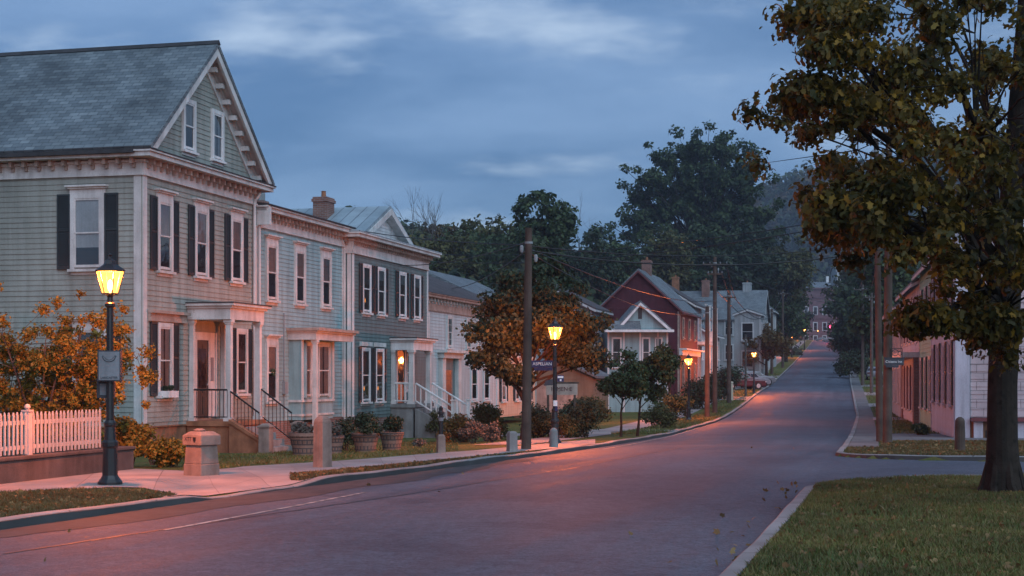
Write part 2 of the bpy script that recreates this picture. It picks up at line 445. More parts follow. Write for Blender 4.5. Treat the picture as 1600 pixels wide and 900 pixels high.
def strip(lines, name, mat, dz=.006, zf=H, m=1):
    """sheet through several polylines of equal length (plan points), draped on the ground, uv = (metres across, metres along)"""
    n = len(lines[0])
    v, f, uv = [], [], []
    s = [0.0]
    for k in range(1, n):
        s.append(s[-1] + math.dist(lines[0][k], lines[0][k - 1]))
    rows = []
    for k in range(n):
        row, w = [], 0.0
        for a in range(len(lines) - 1):
            p, q = lines[a][k], lines[a + 1][k]
            for j in range(m + (1 if a == len(lines) - 2 else 0)):
                t = j / m
                x, y = p[0] + (q[0] - p[0]) * t, p[1] + (q[1] - p[1]) * t
                row.append((x, y, zf(x, y) + dz)); uv.append((math.dist(lines[0][k], (x, y)), s[k]))
        rows.append(row)
    c = len(rows[0])
    v = [p for r in rows for p in r]
    for k in range(n - 1):
        for j in range(c - 1):
            a = k * c + j
            f.append((a, a + 1, a + c + 1, a + c))
    me = bpy.data.meshes.new(name); me.from_pydata(v, [], f); me.materials.append(M[mat])
    ul = me.uv_layers.new(name='UVMap')
    buf = np.empty(len(me.loops) * 2, dtype=np.float32)
    vi = np.empty(len(me.loops), dtype=np.int32); me.loops.foreach_get('vertex_index', vi)
    buf[:] = np.array(uv, dtype=np.float32)[vi].ravel()
    ul.data.foreach_set('uv', buf)
    if f and me.polygons[0].normal.z < 0: me.flip_normals()
    me.polygons.foreach_set('use_smooth', [True] * len(me.polygons))
    o = bpy.data.objects.new(name, me); COL.objects.link(o)
    return o

def resample(pts, n):
    pts = [tuple(p[:2]) for p in pts]
    L = [0]
    for a, b in zip(pts, pts[1:]): L.append(L[-1] + math.dist(a, b))
    out = []
    for k in range(n):
        s = L[-1] * k / (n - 1)
        i = 0
        while i < len(L) - 2 and L[i + 1] < s: i += 1
        t = (s - L[i]) / max(1e-9, L[i + 1] - L[i])
        out.append((pts[i][0] + (pts[i + 1][0] - pts[i][0]) * t, pts[i][1] + (pts[i + 1][1] - pts[i][1]) * t))
    return out

# ------------------------------------------------------------------ ground, road, kerbs, paths
def drange(a, b, s):
    n = max(1, round((b - a) / s)); return [a + (b - a) * k / n for k in range(n)]
rowsY = drange(-14, 20, 1) + drange(20, 44, .25) + drange(44, 66, 1) + drange(66, 200, 2) + drange(200, 640, 6) + drange(640, 1010, 15) + [1010]
LT = [.16, .5, 1, 1.6, 2.4, 3, 4, 5, 6, 7, 8.5, 10, 12, 14, 17, 20, 24, 28, 33, 40, 48, 58, 70, 85, 110, 140, 180, 240, 320, 420]
RT = [.16, .4, .7, 1, 1.4, 1.8, 2.4, 3, 4, 5, 6, 7, 8.5, 10, 12, 15, 19, 23, 28, 35, 45, 60, 80, 110, 150, 200, 280, 400]
gv, gf = [], []
for Y in rowsY:
    xl, xr = XL(Y), XR(Y)
    for t in reversed(LT): gv.append((xl - t, Y, H(xl - t, Y)))
    for k in range(5):
        x = xl + (xr - xl) * k / 4; gv.append((x, Y, H(x, Y) - .05))
    for t in RT:
        z = H(xr + t, Y)
        tt = side_near(t) < Y < side_far(xr + t, t)
        gv.append((xr + t, Y, z - (.05 if tt else 0)))
nc = len(LT) + 5 + len(RT)
for r in range(len(rowsY) - 1):
    for c in range(nc - 1):
        a = r * nc + c; gf.append((a, a + 1, a + nc + 1, a + nc))
me = bpy.data.meshes.new('ground'); me.from_pydata(gv, [], gf); me.materials.append(M['turf']); me.materials.append(M['forest_floor'])
for p_ in me.polygons:
    x_, y_ = p_.center.x, p_.center.y
    if y_ > 105 and (XL(y_) - x_ > 26 or x_ - XR(y_) > 20) or y_ > 600: p_.material_index = 1
me.polygons.foreach_set('use_smooth', [True] * len(me.polygons))
ground = bpy.data.objects.new('ground', me); COL.objects.link(ground); tag(ground, 'grassy ground with yards and a wooded hill', None, None, 'structure')

dR = drange(-13, 70, .5) + drange(70, 240, 2) + drange(240, 640, 8) + [640]
def crown(x, y):
    a = (x - XL(y)) / (XR(y) - XL(y)); return P(y) + .06 * max(0, 4 * a * (1 - a)) + 0
road = strip([[(XL(d) + (XR(d) - XL(d)) * k / 8 + (.03 if k in () else 0), d) for d in dR] for k in range(9)], 'road', 'asphalt', .0, crown)
tag(road, 'asphalt street running up the hill', None, None, 'structure')
# side street joining on the right
def far_pt(t):
    y = 37.5
    for _ in range(30):
        x = XR(y) + t; y = .5 * y + .5 * side_far(x, t)
    return x, y
ts = [0] + [.2 * k for k in range(1, 16)] + [3.5 + .7 * k for k in range(50)]
na, fa = [], []
for t in ts:
    x0 = XR(side_near(t)) + t; na.append((x0 - .03, side_near(t) - .02))
    x1, y1 = far_pt(t); fa.append((x1 - .03, y1 + .02))
side = strip([na, fa], 'side_street', 'asphalt', .005, lambda x, y: P(y), 10)
tag(side, 'narrow side street joining from the right', None, None, 'structure')

def kerb(name, pts, w, zf, label, side=1, top=.135):
    """granite kerb: pts on the road edge, body to the land side"""
    mb_v, f, uv = [], [], []
    s = 0
    for k, p in enumerate(pts):
        a, b = pts[max(0, k - 1)], pts[min(len(pts) - 1, k + 1)]
        tx, ty = b[0] - a[0], b[1] - a[1]; L = math.hypot(tx, ty) or 1
        nx, ny = -ty / L * side, tx / L * side
        if k: s += math.dist(pts[k], pts[k - 1])
        z, hh = zf(*p)
        hh += .012 * math.sin(s * .8) + .006 * math.sin(s * 2.3)
        for o, h in ((-.015, -.06), (-.01, hh - .02), (.02, hh), (w, hh + .004), (w, -.06)):
            mb_v.append((p[0] + nx * o, p[1] + ny * o, z + h)); uv.append((s, o))
    for k in range(len(pts) - 1):
        for j in range(4):
            a = k * 5 + j; f.append((a, a + 1, a + 6, a + 5))
    me = bpy.data.meshes.new(name); me.from_pydata(mb_v, [], f); me.materials.append(M['kerb'])
    ul = me.uv_layers.new(name='UVMap')
    vi = np.empty(len(me.loops), dtype=np.int32); me.loops.foreach_get('vertex_index', vi)
    ul.data.foreach_set('uv', np.array(uv, dtype=np.float32)[vi].ravel())
    bm = bmesh.new(); bm.from_mesh(me); bmesh.ops.recalc_face_normals(bm, faces=bm.faces[:]); bm.to_mesh(me); bm.free()
    o = bpy.data.objects.new(name, me); COL.objects.link(o); tag(o, label, None, None, 'structure')
dk = drange(-12, 70, .5) + drange(70, 240, 2) + drange(240, 600, 8)
kerb('kerb', [(XL(d), d) for d in dk], .17,
     lambda x, y: (P(y), .108 - .075 * ss(22.4, 23.2, y) * (1 - ss(25.6, 26.4, y))), 'granite kerb along the left of the street', 1)
pr = [(XR(d), d) for d in drange(-12, 24.5, .5)] + [(XR(side_near(t)) + t, side_near(t)) for t in [0, .1, .2, .35, .5, .75, 1, 1.5, 2, 3, 4, 6, 9, 14, 20, 30]]
kerb('kerb', pr, .17, lambda x, y: (P(y), .108), 'pale kerb round the near lawn corner', -1)
isl = []
for t in [30, 20, 14, 10, 7, 5, 4, 3.2, 2.6, 2, 1.5, 1.1, .8, .5, .25, 0]:
    isl.append(far_pt(t))
isl += [(XR(d), d) for d in drange(far_pt(0)[1] + .25, 70, .5) + drange(70, 240, 2) + drange(240, 600, 8)]
kerb('kerb', isl, .17, lambda x, y: (P(y), .108), 'pale kerb round the grass island and up the street', -1)

# pavements
lo = [G(-160, 786), (G(0, 770)), G(90, 768), G(170, 762), G(225, 763), G(275, 772), G(290, 778)]
up = [G(-160, 764), G(0, 755), G(90, 746), G(213, 733), G(300, 737), G(340, 734), G(400, 729)]
pave = strip([resample(lo, 60), resample(up, 60)], 'pavement', 'concrete', .012, H, 8)
tag(pave, 'concrete pavement beside the picket fence', None, None, 'structure')
# dropped apron between the two verges, then the narrow path
apA = resample([(XL(d) - .17, d) for d in (22.0, 23, 24, 25, 26.3, 27.0)], 40)
apB = resample([G(290, 755), G(330, 738), G(380, 730), G(430, 727), G(480, 724), G(500, 722)], 40)
ap = strip([apA, apB], 'pavement_apron', 'concrete', .016, H, 16)
tag(ap, 'concrete apron sloping to the kerb', None, None, 'structure')
pa = resample([G(470, 741), G(520, 737), G(600, 728), G(680, 720), G(740, 714), G(800, 708), G(880, 700), G(930, 695)], 60)
pb = resample([G(450, 727), G(520, 722), G(600, 716), G(680, 709), G(740, 705), G(800, 699), G(880, 691), G(930, 687)], 60)
tag(strip([pa, pb], 'footpath', 'concrete', .020, H, 6), 'narrow concrete footpath past the porches', None, None, 'structure')
dd = drange(44, 70, 1) + drange(70, 240, 2) + drange(240, 560, 8)
tag(strip([[(XL(d) - 1.9 - ss(60, 90, d) * .5, d) for d in dd], [(XL(d) - 3.5 - ss(60, 90, d) * .9, d) for d in dd]], 'footpath', 'concrete', .016, H, 3),
    'pavement running up the left of the street', None, None, 'structure')
for d0, d1, w in ((116, 122, 14), (140, 149, 16), (176, 181, 12), (62, 66, 8)):        # driveways crossing the verge
    q = drange(d0, d1, .5) + [d1]
    tag(strip([[(XL(d) - .2, d) for d in q], [(XL(d) - w, d) for d in q]], 'driveway', 'concrete', .024, H, 10), 'concrete driveway across the left verge', None, None, 'structure')
q = drange(41.5, 70, .5) + drange(70, 240, 2) + drange(240, 560, 8)
tag(strip([[(XR(d) + .19, d) for d in q], [(XR(d) + 1.05, d) for d in q]], 'footpath', 'path_dark', .014, H, 3), 'narrow dark pavement behind the right kerb', None, None, 'structure')
q = drange(48.5, 62, .5)
tag(strip([[(XR(d) + .9, d) for d in q], [(XR(d) + 12, d - 1.5) for d in q]], 'forecourt', 'path_dark', .022, H, 14), 'concrete forecourt beside the pink house', None, None, 'structure')
for d0, d1 in ((84, 90), (106, 111), (124, 130), (146, 152)):
    q = drange(d0, d1, .5) + [d1]
    tag(strip([[(XR(d) + 1.0, d) for d in q], [(XR(d) + 9, d) for d in q]], 'crossing_path', 'concrete', .022, H, 8), 'concrete walk across the right verge', None, None, 'structure')
# the pale edge line on the left lane
ln = resample([G(255, 834), G(330, 820), G(420, 803), G(520, 783), G(570, 773)], 40)
o = strip([[(x, y) for x, y in ln], [(x + .05, y - .10) for x, y in ln]], 'edge_line', 'line', .006, crown); tag(o, 'thin worn white line on the asphalt', None, None, 'structure')
ln = resample([G(940, 703), G(1000, 692), G(1050, 681), G(1090, 668)], 30)
o = strip([ln, [(x + .06, y - .10) for x, y in ln]], 'edge_line', 'line', .006, crown); tag(o, 'faint white lane line farther up', None, None, 'structure')

def wob(pts, a, seed):
    r_ = random.Random(seed); return [(x + a * r_.uniform(-1, 1), y + a * 2 * r_.uniform(-1, 1)) for x, y in pts]
for k, (px0, w, lab) in enumerate((([(0, 872), (300, 826), (620, 780), (900, 735), (1060, 703)], .05, 'dark tar seam along the left lane'),)):
    q = resample([G(*p_) for p_ in px0], 90); q = wob(q, .02, k)
    tag(strip([q, [(x + w, y) for x, y in q]], 'tar_seam', 'tarseam', .005, crown), lab, None, None, 'structure')
dd = drange(13, 36, .25)
q0 = [(XL(d) + .02, d) for d in dd]; q1 = wob([(XL(d) + .75 + .55 * ss(14, 22, d) * (1 - ss(27, 35, d)) + .12 * math.sin(d * 1.7), d) for d in dd], .03, 9)
tag(strip([q0, q1], 'asphalt_patch', 'patch', .004, crown, 4), 'darker strip of old asphalt along the left gutter', None, None, 'structure')

# ------------------------------------------------------------------ houses
E = Vector((.24254, .97014)); NI = Vector((-.97014, .24254)); ANG = math.atan2(E.y, E.x)
O1 = Vector((-10.0, 41.0))
def frame(u, y):                                  # left-hand building line -> plan point
    return O1 + E * u + NI * y
def FR(u, o, z): return (u, -o, z)               # street front of a house
def side_near_F(u, o, z): return (-o, u, z)      # gable side turned to the camera (left of street)

def clap(mb, F, u0, u1, z0, z1, pitch=.13, lim=None, o0=.0, mi=0):
    z = z0
    while z < z1 - 1e-4:
        zt = min(z + pitch, z1)
        a0, b0 = lim(z) if lim else (u0, u1)
        a1, b1 = lim(zt) if lim else (u0, u1)
        if b0 - a0 > .02:
            j = .003 * math.sin(z * 37.1 + u0)
            lo = o0 + .024 + j
            mb.poly([F(a0, lo, z), F(b0, lo, z), F(b1, o0 + .006, zt), F(a1, o0 + .006, zt)], mi)
            mb.poly([F(a0, o0, z), F(b0, o0, z), F(b0, lo, z), F(a0, lo, z)], mi)
        z = zt

def shutter(par, F, uc, z0, w, h, mat):
    mb = MB()
    B = lambda a, b, c, d, e, f: mb.box(a, b, c, d, e, f, 0, F)
    x0, x1 = uc - w / 2, uc + w / 2
    B(x0, .03, z0, x0 + .05, .07, z0 + h); B(x1 - .05, .03, z0, x1, .07, z0 + h)
    mid = z0 + h * .52
    for za, zb in ((z0, z0 + .07), (mid - .03, mid + .03), (z0 + h - .06, z0 + h)): B(x0 + .05, .03, za, x1 - .05, .068, zb)
    z = z0 + .08
    while z < z0 + h - .08:
        if abs(z + .02 - mid) > .055:
            mb.poly([F(x0 + .05, .064, z), F(x1 - .05, .064, z), F(x1 - .05, .036, z + .052), F(x0 + .05, .036, z + .052)])
        z += .047
    mb.poly([F(x0 + .05, .034, z0), F(x1 - .05, .034, z0), F(x1 - .05, .034, z0 + h), F(x0 + .05, .034, z0 + h)])
    return mb.build('shutter', mat, par)

def window(par, F, uc, z0, w, h, trim='white', sh=None, head=1, fill='blind', shw=.36, grid=0, case=.12, sill=1, name='window'):
    """double-hung window; z0 = bottom of the sash opening. Everything sits proud of the wall face."""
    mb = MB(); B = lambda a, b, c, d, e, f, mi=0: mb.box(a, b, c, d, e, f, mi, F)
    x0, x1 = uc - w / 2, uc + w / 2
    B(x0 - case, .0, z0 - .05, x0, .085, z0 + h + case); B(x1, .0, z0 - .05, x1 + case, .085, z0 + h + case)
    B(x0, .0, z0 + h, x1, .083, z0 + h + case)
    mb.poly([F(x0, .027, z0), F(x1, .027, z0), F(x1, .027, z0 + h), F(x0, .027, z0 + h)], 1)
    win = mb.build(name, [trim, 'warmroom' if fill in ('warm', 'glint') else 'dark'], par)
    s = MB(); B = lambda a, b, c, d, e, f: s.box(a, b, c, d, e, f, 0, F)
    t = .04; m = z0 + h * .5
    B(x0, .045, m, x0 + t, .072, z0 + h); B(x1 - t, .045, m, x1, .072, z0 + h)
    B(x0 + t, .045, z0 + h - .05, x1 - t, .07, z0 + h); B(x0 + t, .045, m - .02, x1 - t, .074, m + .02)
    B(x0, .035, z0, x0 + t, .06, m); B(x1 - t, .035, z0, x1, .06, m); B(x0 + t, .035, z0, x1 - t, .058, z0 + .07)
    if grid:
        for k in range(1, grid):
            xx = x0 + w * k / grid; B(xx - .01, .045, m + .02, xx + .01, .066, z0 + h - .05); B(xx - .01, .037, z0 + .07, xx + .01, .056, m - .02)
        for zz in (z0 + h * .26, z0 + h * .76): B(x0 + t, .039, zz - .01, x1 - t, .057, zz + .01)
    s.build('sash', trim, win)
    g = MB()
    g.poly([F(x0 + t, .055, m), F(x1 - t, .055, m), F(x1 - t, .055, z0 + h), F(x0 + t, .055, z0 + h)])
    g.poly([F(x0 + t, .044, z0), F(x1 - t, .044, z0), F(x1 - t, .044, m), F(x0 + t, .044, m)])
    g.build('pane', 'glass', win)
    if fill in ('blind', 'lace', 'half', 'warm'):
        c = MB(); nfold = 14
        za, zb = (z0 + .04, z0 + h) if fill in ('lace',) else ((z0 + h * .48, z0 + h) if fill == 'half' else (z0 + h * (.12 + .3 * rnd.random()), z0 + h))
        if fill == 'warm': za = z0 + h * .75
        xs = [x0 + (x1 - x0) * k / nfold for k in range(nfold + 1)]
        if fill == 'lace':
            lf = .42 + .06 * rnd.random()
            for k in range(nfold):
                mid = (k + .5) / nfold
                if lf < mid < 1 - lf: continue
                c.poly([F(xs[k], .030 + .004 * (k % 2), za), F(xs[k + 1], .030 + .004 * ((k + 1) % 2), za), F(xs[k + 1], .030 + .004 * ((k + 1) % 2), zb), F(xs[k], .030 + .004 * (k % 2), zb)])
        else:
            c.poly([F(x0, .032, za), F(x1, .032, za), F(x1, .032, zb), F(x0, .032, zb)])
        c.build('curtain', 'curtain' if fill == 'lace' else 'blind', win)
    if fill == 'glint':  # small glowing shape added behind the pane as a lamp reflection
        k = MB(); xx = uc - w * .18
        k.lathe([(.008, 0), (.011, .07), (.003, .16)], 8, F(xx, .030, z0 + h * .2)); k.build('lamp_glint', 'glint', win)
    if sill:
        k = MB(); k.box(x0 - case - .05, .0, z0 - .12, x1 + case + .05, .15, z0 - .05, 0, F); k.box(x0 - case, 0, z0 - .2, x1 + case, .05, z0 - .12, 0, F); k.build('sill', trim, win)
    if head:
        k = MB(); za = z0 + h + case
        k.box(x0 - case - .02, 0, za, x1 + case + .02, .07, za + .14, 0, F)
        k.box(x0 - case - .06, 0, za + .14, x1 + case + .06, .13, za + .19, 0, F)
        k.box(x0 - case - .11, 0, za + .19, x1 + case + .11, .19, za + .24, 0, F)
        k.build('window_cornice', trim, win)
    if sh:
        for q in (x0 - case - shw / 2 - .01, x1 + case + shw / 2 + .01): shutter(win, F, q, z0 - .05, shw, h + case + .06, sh)
    return win

def cornice(mb, F, u0, u1, z, proj=.42, frieze=.34, dent=.34, c0=1, c1=1, mi=0, mi2=1, dsz=.09):
    """classical eaves: frieze board, bed mould, brackets, soffit and gutter; top at z"""
    B = lambda a, b, c, d, e, f, m=mi: mb.box(a, b, c, d, e, f, m, F)
    e0, e1 = proj * c0, proj * c1
    B(u0, .0, z - .28 - frieze, u1, .055, z - .28)
    B(u0 - .05 * c0, .0, z - .28 - frieze - .05, u1 + .05 * c1, .085, z - .28 - frieze)
    B(u0 - .10 * c0, .0, z - .28, u1 + .10 * c1, .11, z - .21)
    B(u0 - e0, .0, z - .17, u1 + e1, proj, z - .05)
    B(u0 - e0 - .05, .0, z - .05, u1 + e1 + .05, proj + .06, z - .002)
    n = max(2, int((u1 - u0) / dent))
    for k in range(n):
        uu = u0 + (u1 - u0) * (k + .5) / n
        B(uu - dsz / 2, .0, z - .212 - .12, uu + dsz / 2, proj * .62, z - .172, mi2)
        B(uu - dsz / 2 + .005, .0, z - .212 - .22, uu + dsz / 2 - .005, proj * .3, z - .33, mi2)

def post_col(name, par, x, y, z0, z1, r=.085, mat='white'):
    mb = MB()
    mb.obox((x, y), r * 1.5, r * 1.5, z0, z0 + .10)
    mb.obox((x, y), r, r, z0 + .10, z1 - .14, 0, .9)
    mb.obox((x, y), r * 1.15, r * 1.15, z1 - .14, z1 - .09); mb.obox((x, y), r * 1.45, r * 1.45, z1 - .09, z1)
    return mb.build(name, mat, par)

def gutter_pipe(par, F, u, z0, z1, mat='white'):
    mb = MB(); mb.tube([F(u, .10, z0), F(u, .10, z1 - .25), F(u, .3, z1)], .045, 8); mb.build('downpipe', mat, par)

def chimney(par, x, y, z0, z1, w=.32, d=.26, mat='brick', spike=0):
    mb = MB(); mb.obox((x, y), w, d, z0, z1 - .2); mb.obox((x, y), w + .05, d + .05, z1 - .2, z1 - .08); mb.obox((x, y), w + .01, d + .01, z1 - .08, z1)
    o = mb.build('chimney', mat, par)
    p = MB(); p.lathe([(.10, z1), (.09, z1 + .25), (.11, z1 + .27)], 10, (x, y, 0)); p.build('chimney_pot', 'brownstone', o)
    if spike:
        p = MB(); p.lathe([(.16, z1 + .0), (.16, z1 + .25), (.1, z1 + .5), (.02, z1 + .6), (.016, z1 + spike)], 8, (x + .02, y, 0)); p.build('aerial', 'greywall', o)
    return o

def wallbox(mb, L, D, z0, z1, mi=0):
    mb.box(0, 0, z0, L, D, z1, mi)

# ---- house 1: sage clapboard with a gable to the street
x, y = frame(0, 0)
h1 = thing('clapboard_house', 'tall sage green clapboard house with slate gable roof, black shutters and columned porch', 'house', (x, y, 0), ANG)
L1, D1 = 7.5, 11.0
W0, WE = .62, 7.96
def SL(u, o, z): return (-o, u, z)
mb = MB(); mb.box(0, 0, W0 - .1, L1, D1, WE - .1)
apx, apz, ov = 3.72, 11.55, .42
slope = (apz - WE) / (apx + ov)
def glim(z):
    k = (apz - .22 - z) / slope
    return (max(0, apx - k), min(L1, apx + k))
clap(mb, FR, .2, L1 - .2, W0, WE - .6, .145)
clap(mb, SL, .2, D1 - .2, W0, WE - .6, .145)
clap(mb, FR, 0, L1, WE + .03, apz - .35, .145, glim)
mb.prism([(0, WE - .1), (L1, WE - .1), (apx, apz - .2)], lambda a, p, q: (p, a, q), .001, D1 - .01)
h1w = mb.build('wall', 'sage', h1)
mb = MB()
for F, u in ((FR, 0), (FR, L1 - .21), (SL, 0.032)): mb.box(u, .0, W0 - .02, u + .21, .032, WE - .6, 0, F)
mb.build('corner_board', 'white', h1)
mb = MB(); mb.box(.04, .04, -.6, L1 - .04, D1, W0 - .02); mb.box(-.02, -.02, W0 - .14, L1 + .02, D1, W0 - .10); mb.build('foundation', 'brownstone', h1)
mb = MB()
cornice(mb, FR, 0, L1, WE, .44, .30, .36); mb2 = MB()
cornice(mb, SL, 0.002, D1, WE, .44, .30, .40, 0, 0)
mb.build('eaves_cornice', ['white', 'rust'], h1)
# roof: slate slopes, rakes and gable brackets
mb = MB()
th = .11
for s_ in (-1, 1):
    ex = apx + s_ * (apx + ov)
    P0, P1 = (apx, apz), (ex, WE + .0)
    n2 = (s_ * slope, 1); ln_ = math.hypot(*n2); n2 = (n2[0] / ln_ * th, n2[1] / ln_ * th)
    ys = (-.50, D1 + .4)
    q = [(P0[0], P0[1]), (P1[0], P1[1]), (P1[0] + n2[0], P1[1] + n2[1]), (P0[0], P0[1] + th * ln_)]
    mb.prism(q, lambda a, p, r: (p, a, r), ys[0], ys[1])
rf = mb.build('roof', 'slate', h1, fix=True)
mb = MB()
mb.prism([(apx - .11, apz + .08), (apx + .11, apz + .08), (apx, apz + th + .10)], lambda a, p, r: (p, a, r), -.52, D1 + .42); mb.build('ridge_cap', 'tar', rf)
mb = MB()
mb.box(-.50, -.52, WE + .001, L1 + .5, .0, WE + .03); mb.box(-.56, .0, WE - .09, -.44, D1, WE + .02); mb.build('gutter', 'tar', h1)
mb = MB()
for s_ in (-1, 1):
    ex = apx + s_ * (apx + ov)
    off = lambda dd: dd * math.hypot(slope, 1)
    def rk(dd): return apx + s_ * (apz - off(dd) - WE - .06) / slope
    for y0, y1, d0, d1 in ((-.47, -.39, .003, .20), (-.389, -.001, .003, .05), (-.06, -.002, .052, .42), (-.13, -.061, .052, .13)):
        mb.prism([(apx, apz - off(d0)), (rk(d0), WE + .06), (rk(d1), WE + .06), (apx, apz - off(d1))], lambda a, p, r: (p, a, r), y0, y1)
    nb = 9
    for k in range(nb):
        t = (k + .7) / nb
        cx = apx + (ex - apx) * t; cz = apz + (WE - apz) * t - .34
        if cz > WE + .1: mb.box(cx - .07, -.30, cz - .04, cx + .07, -.062, cz + .10)
mb.build('rake_trim', 'white', h1, fix=True)
for uc, f_ in ((2.72, 'half'), (4.62, 'lace')): window(h1, FR, uc, 8.42, .58, 1.32, 'cleanwhite', None, 0, f_)
for uc, f_ in ((1.22, 'half'), (3.52, 'half'), (5.98, 'half')): window(h1, FR, uc, 4.86, .66, 1.84, 'white', 'shutter', 1, f_, .38)
window(h1, SL, 1.62, 4.86, .78, 1.88, 'white', 'shutter', 1, 'blind', .40)
window(h1, SL, 1.55, 1.38, .78, 1.75, 'white', 'shutter', 1, 'dark', .40)
window(h1, SL, 6.2, 4.86, .78, 1.88, 'white', 'shutter', 1, 'blind', .40)
window(h1, SL, 6.2, 1.38, .78, 1.75, 'white', 'shutter', 1, 'blind', .40)
window(h1, FR, 1.22, 1.40, .66, 1.85, 'white', 'shutter', 0, 'lace', .38)
mb = MB(); mb.box(.3, 0, 3.40, 2.5, .10, 3.62, 0, FR); mb.box(.28, 0, 3.62, 2.52, .20, 3.70, 0, FR); mb.build('belt_cornice', 'rust', h1)
mb = MB(); mb.box(.92, .06, 1.30, 1.52, .32, 1.48, 0, FR); wb = mb.build('window_box', 'cleanwhite', h1)
window(h1, FR, 6.35, 1.40, .62, 1.85, 'white', 'shutter', 0, 'dark', .34)
# door with sidelight
mb = MB(); mb.box(3.02, 0, .66, 3.16, .09, 3.18, 0, FR); mb.box(3.98, 0, .66, 4.42, .06, 3.18, 0, FR); mb.box(3.16, 0, 2.95, 3.98, .09, 3.18, 0, FR); mb.box(4.42, 0, .66, 4.5, .09, 3.18, 0, FR)
mb.build('door_frame', 'white', h1)
mb = MB(); mb.box(3.16, .0, .66, 3.98, .045, 2.95, 0, FR)
for za, zb in ((.78, 1.3), (1.4, 2.05), (2.15, 2.82)):
    for xa in (3.24, 3.60): mb.box(xa, .045, za, xa + .30, .060, zb, 0, FR)
dr = mb.build('door', 'door', h1)
k = MB(); k.lathe([(.02, 0), (.035, .02), (.03, .05)], 10, (3.90, -.06, 1.62)); k.build('handle', 'chrome', dr)
g = MB(); g.box(3.30, .061, 1.55, 3.84, .064, 2.7, 0, FR); g.build('door_pane', 'glass', dr)
mb = MB(); mb.box(4.12, .061, 1.75, 4.30, .075, 2.45, 0, FR); mb.build('notice_plate', 'sign_grey', h1)
# porch
def porch(par, u0, u1, pj, zf, zr0, zr1, base, cols, matb='brownstone', roofmat='white'):
    mb = MB()
    mb.box(u0 - .06, 0, -.7, u1 + .06, pj - .03, zf - .14, 0, FR); mb.box(u0 - .12, 0, zf - .14, u1 + .12, pj + .05, zf, 0, FR)
    mb.build('porch_floor', matb, par)
    mb = MB()
    mb.box(u0 - .06, .0, zr0, u1 + .06, pj + .02, zr1 - .14, 0, FR)
    mb.box(u0 - .12, .0, zr1 - .14, u1 + .12, pj + .10, zr1 - .07, 0, FR)
    mb.box(u0 - .20, .0, zr1 - .07, u1 + .20, pj + .19, zr1, 0, FR)
    r = mb.build('porch_roof', roofmat, par)
    mb = MB(); mb.box(u0 - .22, .0, zr1 + .001, u1 + .22, pj + .21, zr1 + .035, 0, FR); mb.build('roof_edge', 'tar', r)
    for c in cols: post_col('porch_column', par, c[0], -c[1], zf, zr0, .085 if len(c) < 3 else c[2])
porch(h1, 2.75, 5.05, 1.32, .60, 3.52, 3.98, 0, [(2.88, 1.22), (4.95, 1.22), (2.84, .09, .07), (4.95, .09, .07)])
def balus(par, p, q, zt, zb, n, mat, r=.011, sq=0, name='railing', zq=None):
    """railing between plan points p and q (local), top zt -> zq"""
    mb = MB(); zq = zt if zq is None else zq
    mb.tube([(p[0], p[1], zt), (q[0], q[1], zq)], .026 if not sq else .04, 6)
    mb.tube([(p[0], p[1], zb), (q[0], q[1], zb + zq - zt)], .016 if not sq else .03, 6)
    for k in range(n + 1):
        t = k / n; X, Y = p[0] + (q[0] - p[0]) * t, p[1] + (q[1] - p[1]) * t; dz = (zq - zt) * t
        if sq: mb.obox((X, Y), r, r, zb + dz, zt + dz)
        else: mb.tube([(X, Y, zb + dz - .04), (X, Y, zt + dz)], r, 5)
    return mb.build(name, mat, par)
balus(h1, (2.80, -.12), (2.80, -1.2), 1.50, .72, 9, 'iron')
balus(h1, (2.80, -1.30), (2.52, -2.30), 1.45, .70, 8, 'iron', zq=.85)
balus(h1, (4.98, -1.30), (4.80, -2.35), 1.50, .70, 8, 'iron', zq=.80)
mb = MB()
for k in range(4):
    zt = .60 - .19 * (k + 1); mb.box(2.75, -1.37 - .27 * (k + 1), -.7, 4.66, -1.37 - .27 * k, zt)
mb.build('steps', 'cement', h1)
mb = MB(); mb.prism([(-1.38, -.7), (-2.40, -.7), (-2.40, -.02), (-1.38, .56)], lambda a, p, q: (a, p, q), 2.52, 2.74); mb.prism([(-1.38, .561), (-2.40, -.019), (-2.40, .08), (-1.38, .66)], lambda a, p, q: (a, p, q), 2.48, 2.77); mb.build('step_cheek', 'brownstone', h1, fix=True)
for X_ in (2.42, 4.82):
    mb = MB(); mb.obox((X_, -2.55), .17, .17, -.7, .44, 0, .94); mb.obox((X_, -2.55), .19, .19, .44, .50); mb.obox((X_, -2.55), .16, .16, .50, .56, 0, .5); mb.build('newel_post', 'granite', h1, bevel=.015)
gutter_pipe(h1, FR, L1 - .28, .3, WE - .3)

# ---- house 2: turquoise, flat cornice
x, y = frame(7.54, .02)
h2 = thing('clapboard_house', 'turquoise clapboard row house with flat bracketed cornice and white bay under a canopy', 'house', (x, y, 0), ANG)
L2, T2 = 8.02, 7.34
mb = MB(); mb.box(0, .002, .3, L2, 9, T2 - .1); clap(mb, FR, .18, L2 - .18, .42, T2 - .64, .135); mb.build('wall', 'teal', h2)
mb = MB(); mb.box(0, 0, .4, .18, .035, T2 - .62, 0, FR); mb.box(L2 - .18, 0, .4, L2, .035, T2 - .62, 0, FR); mb.build('corner_board', 'white', h2)
mb = MB(); mb.box(.02, -.01, -.7, L2 - .02, 8.9, .40); mb.build('foundation', 'brick', h2)
mb = MB(); cornice(mb, FR, 0, L2, T2, .40, .34, .30, .0, .0); mb.box(.0, 0, T2 - .62, .14, .5, T2 - .06, 0, FR); mb.build('eaves_cornice', ['white', 'rust'], h2)
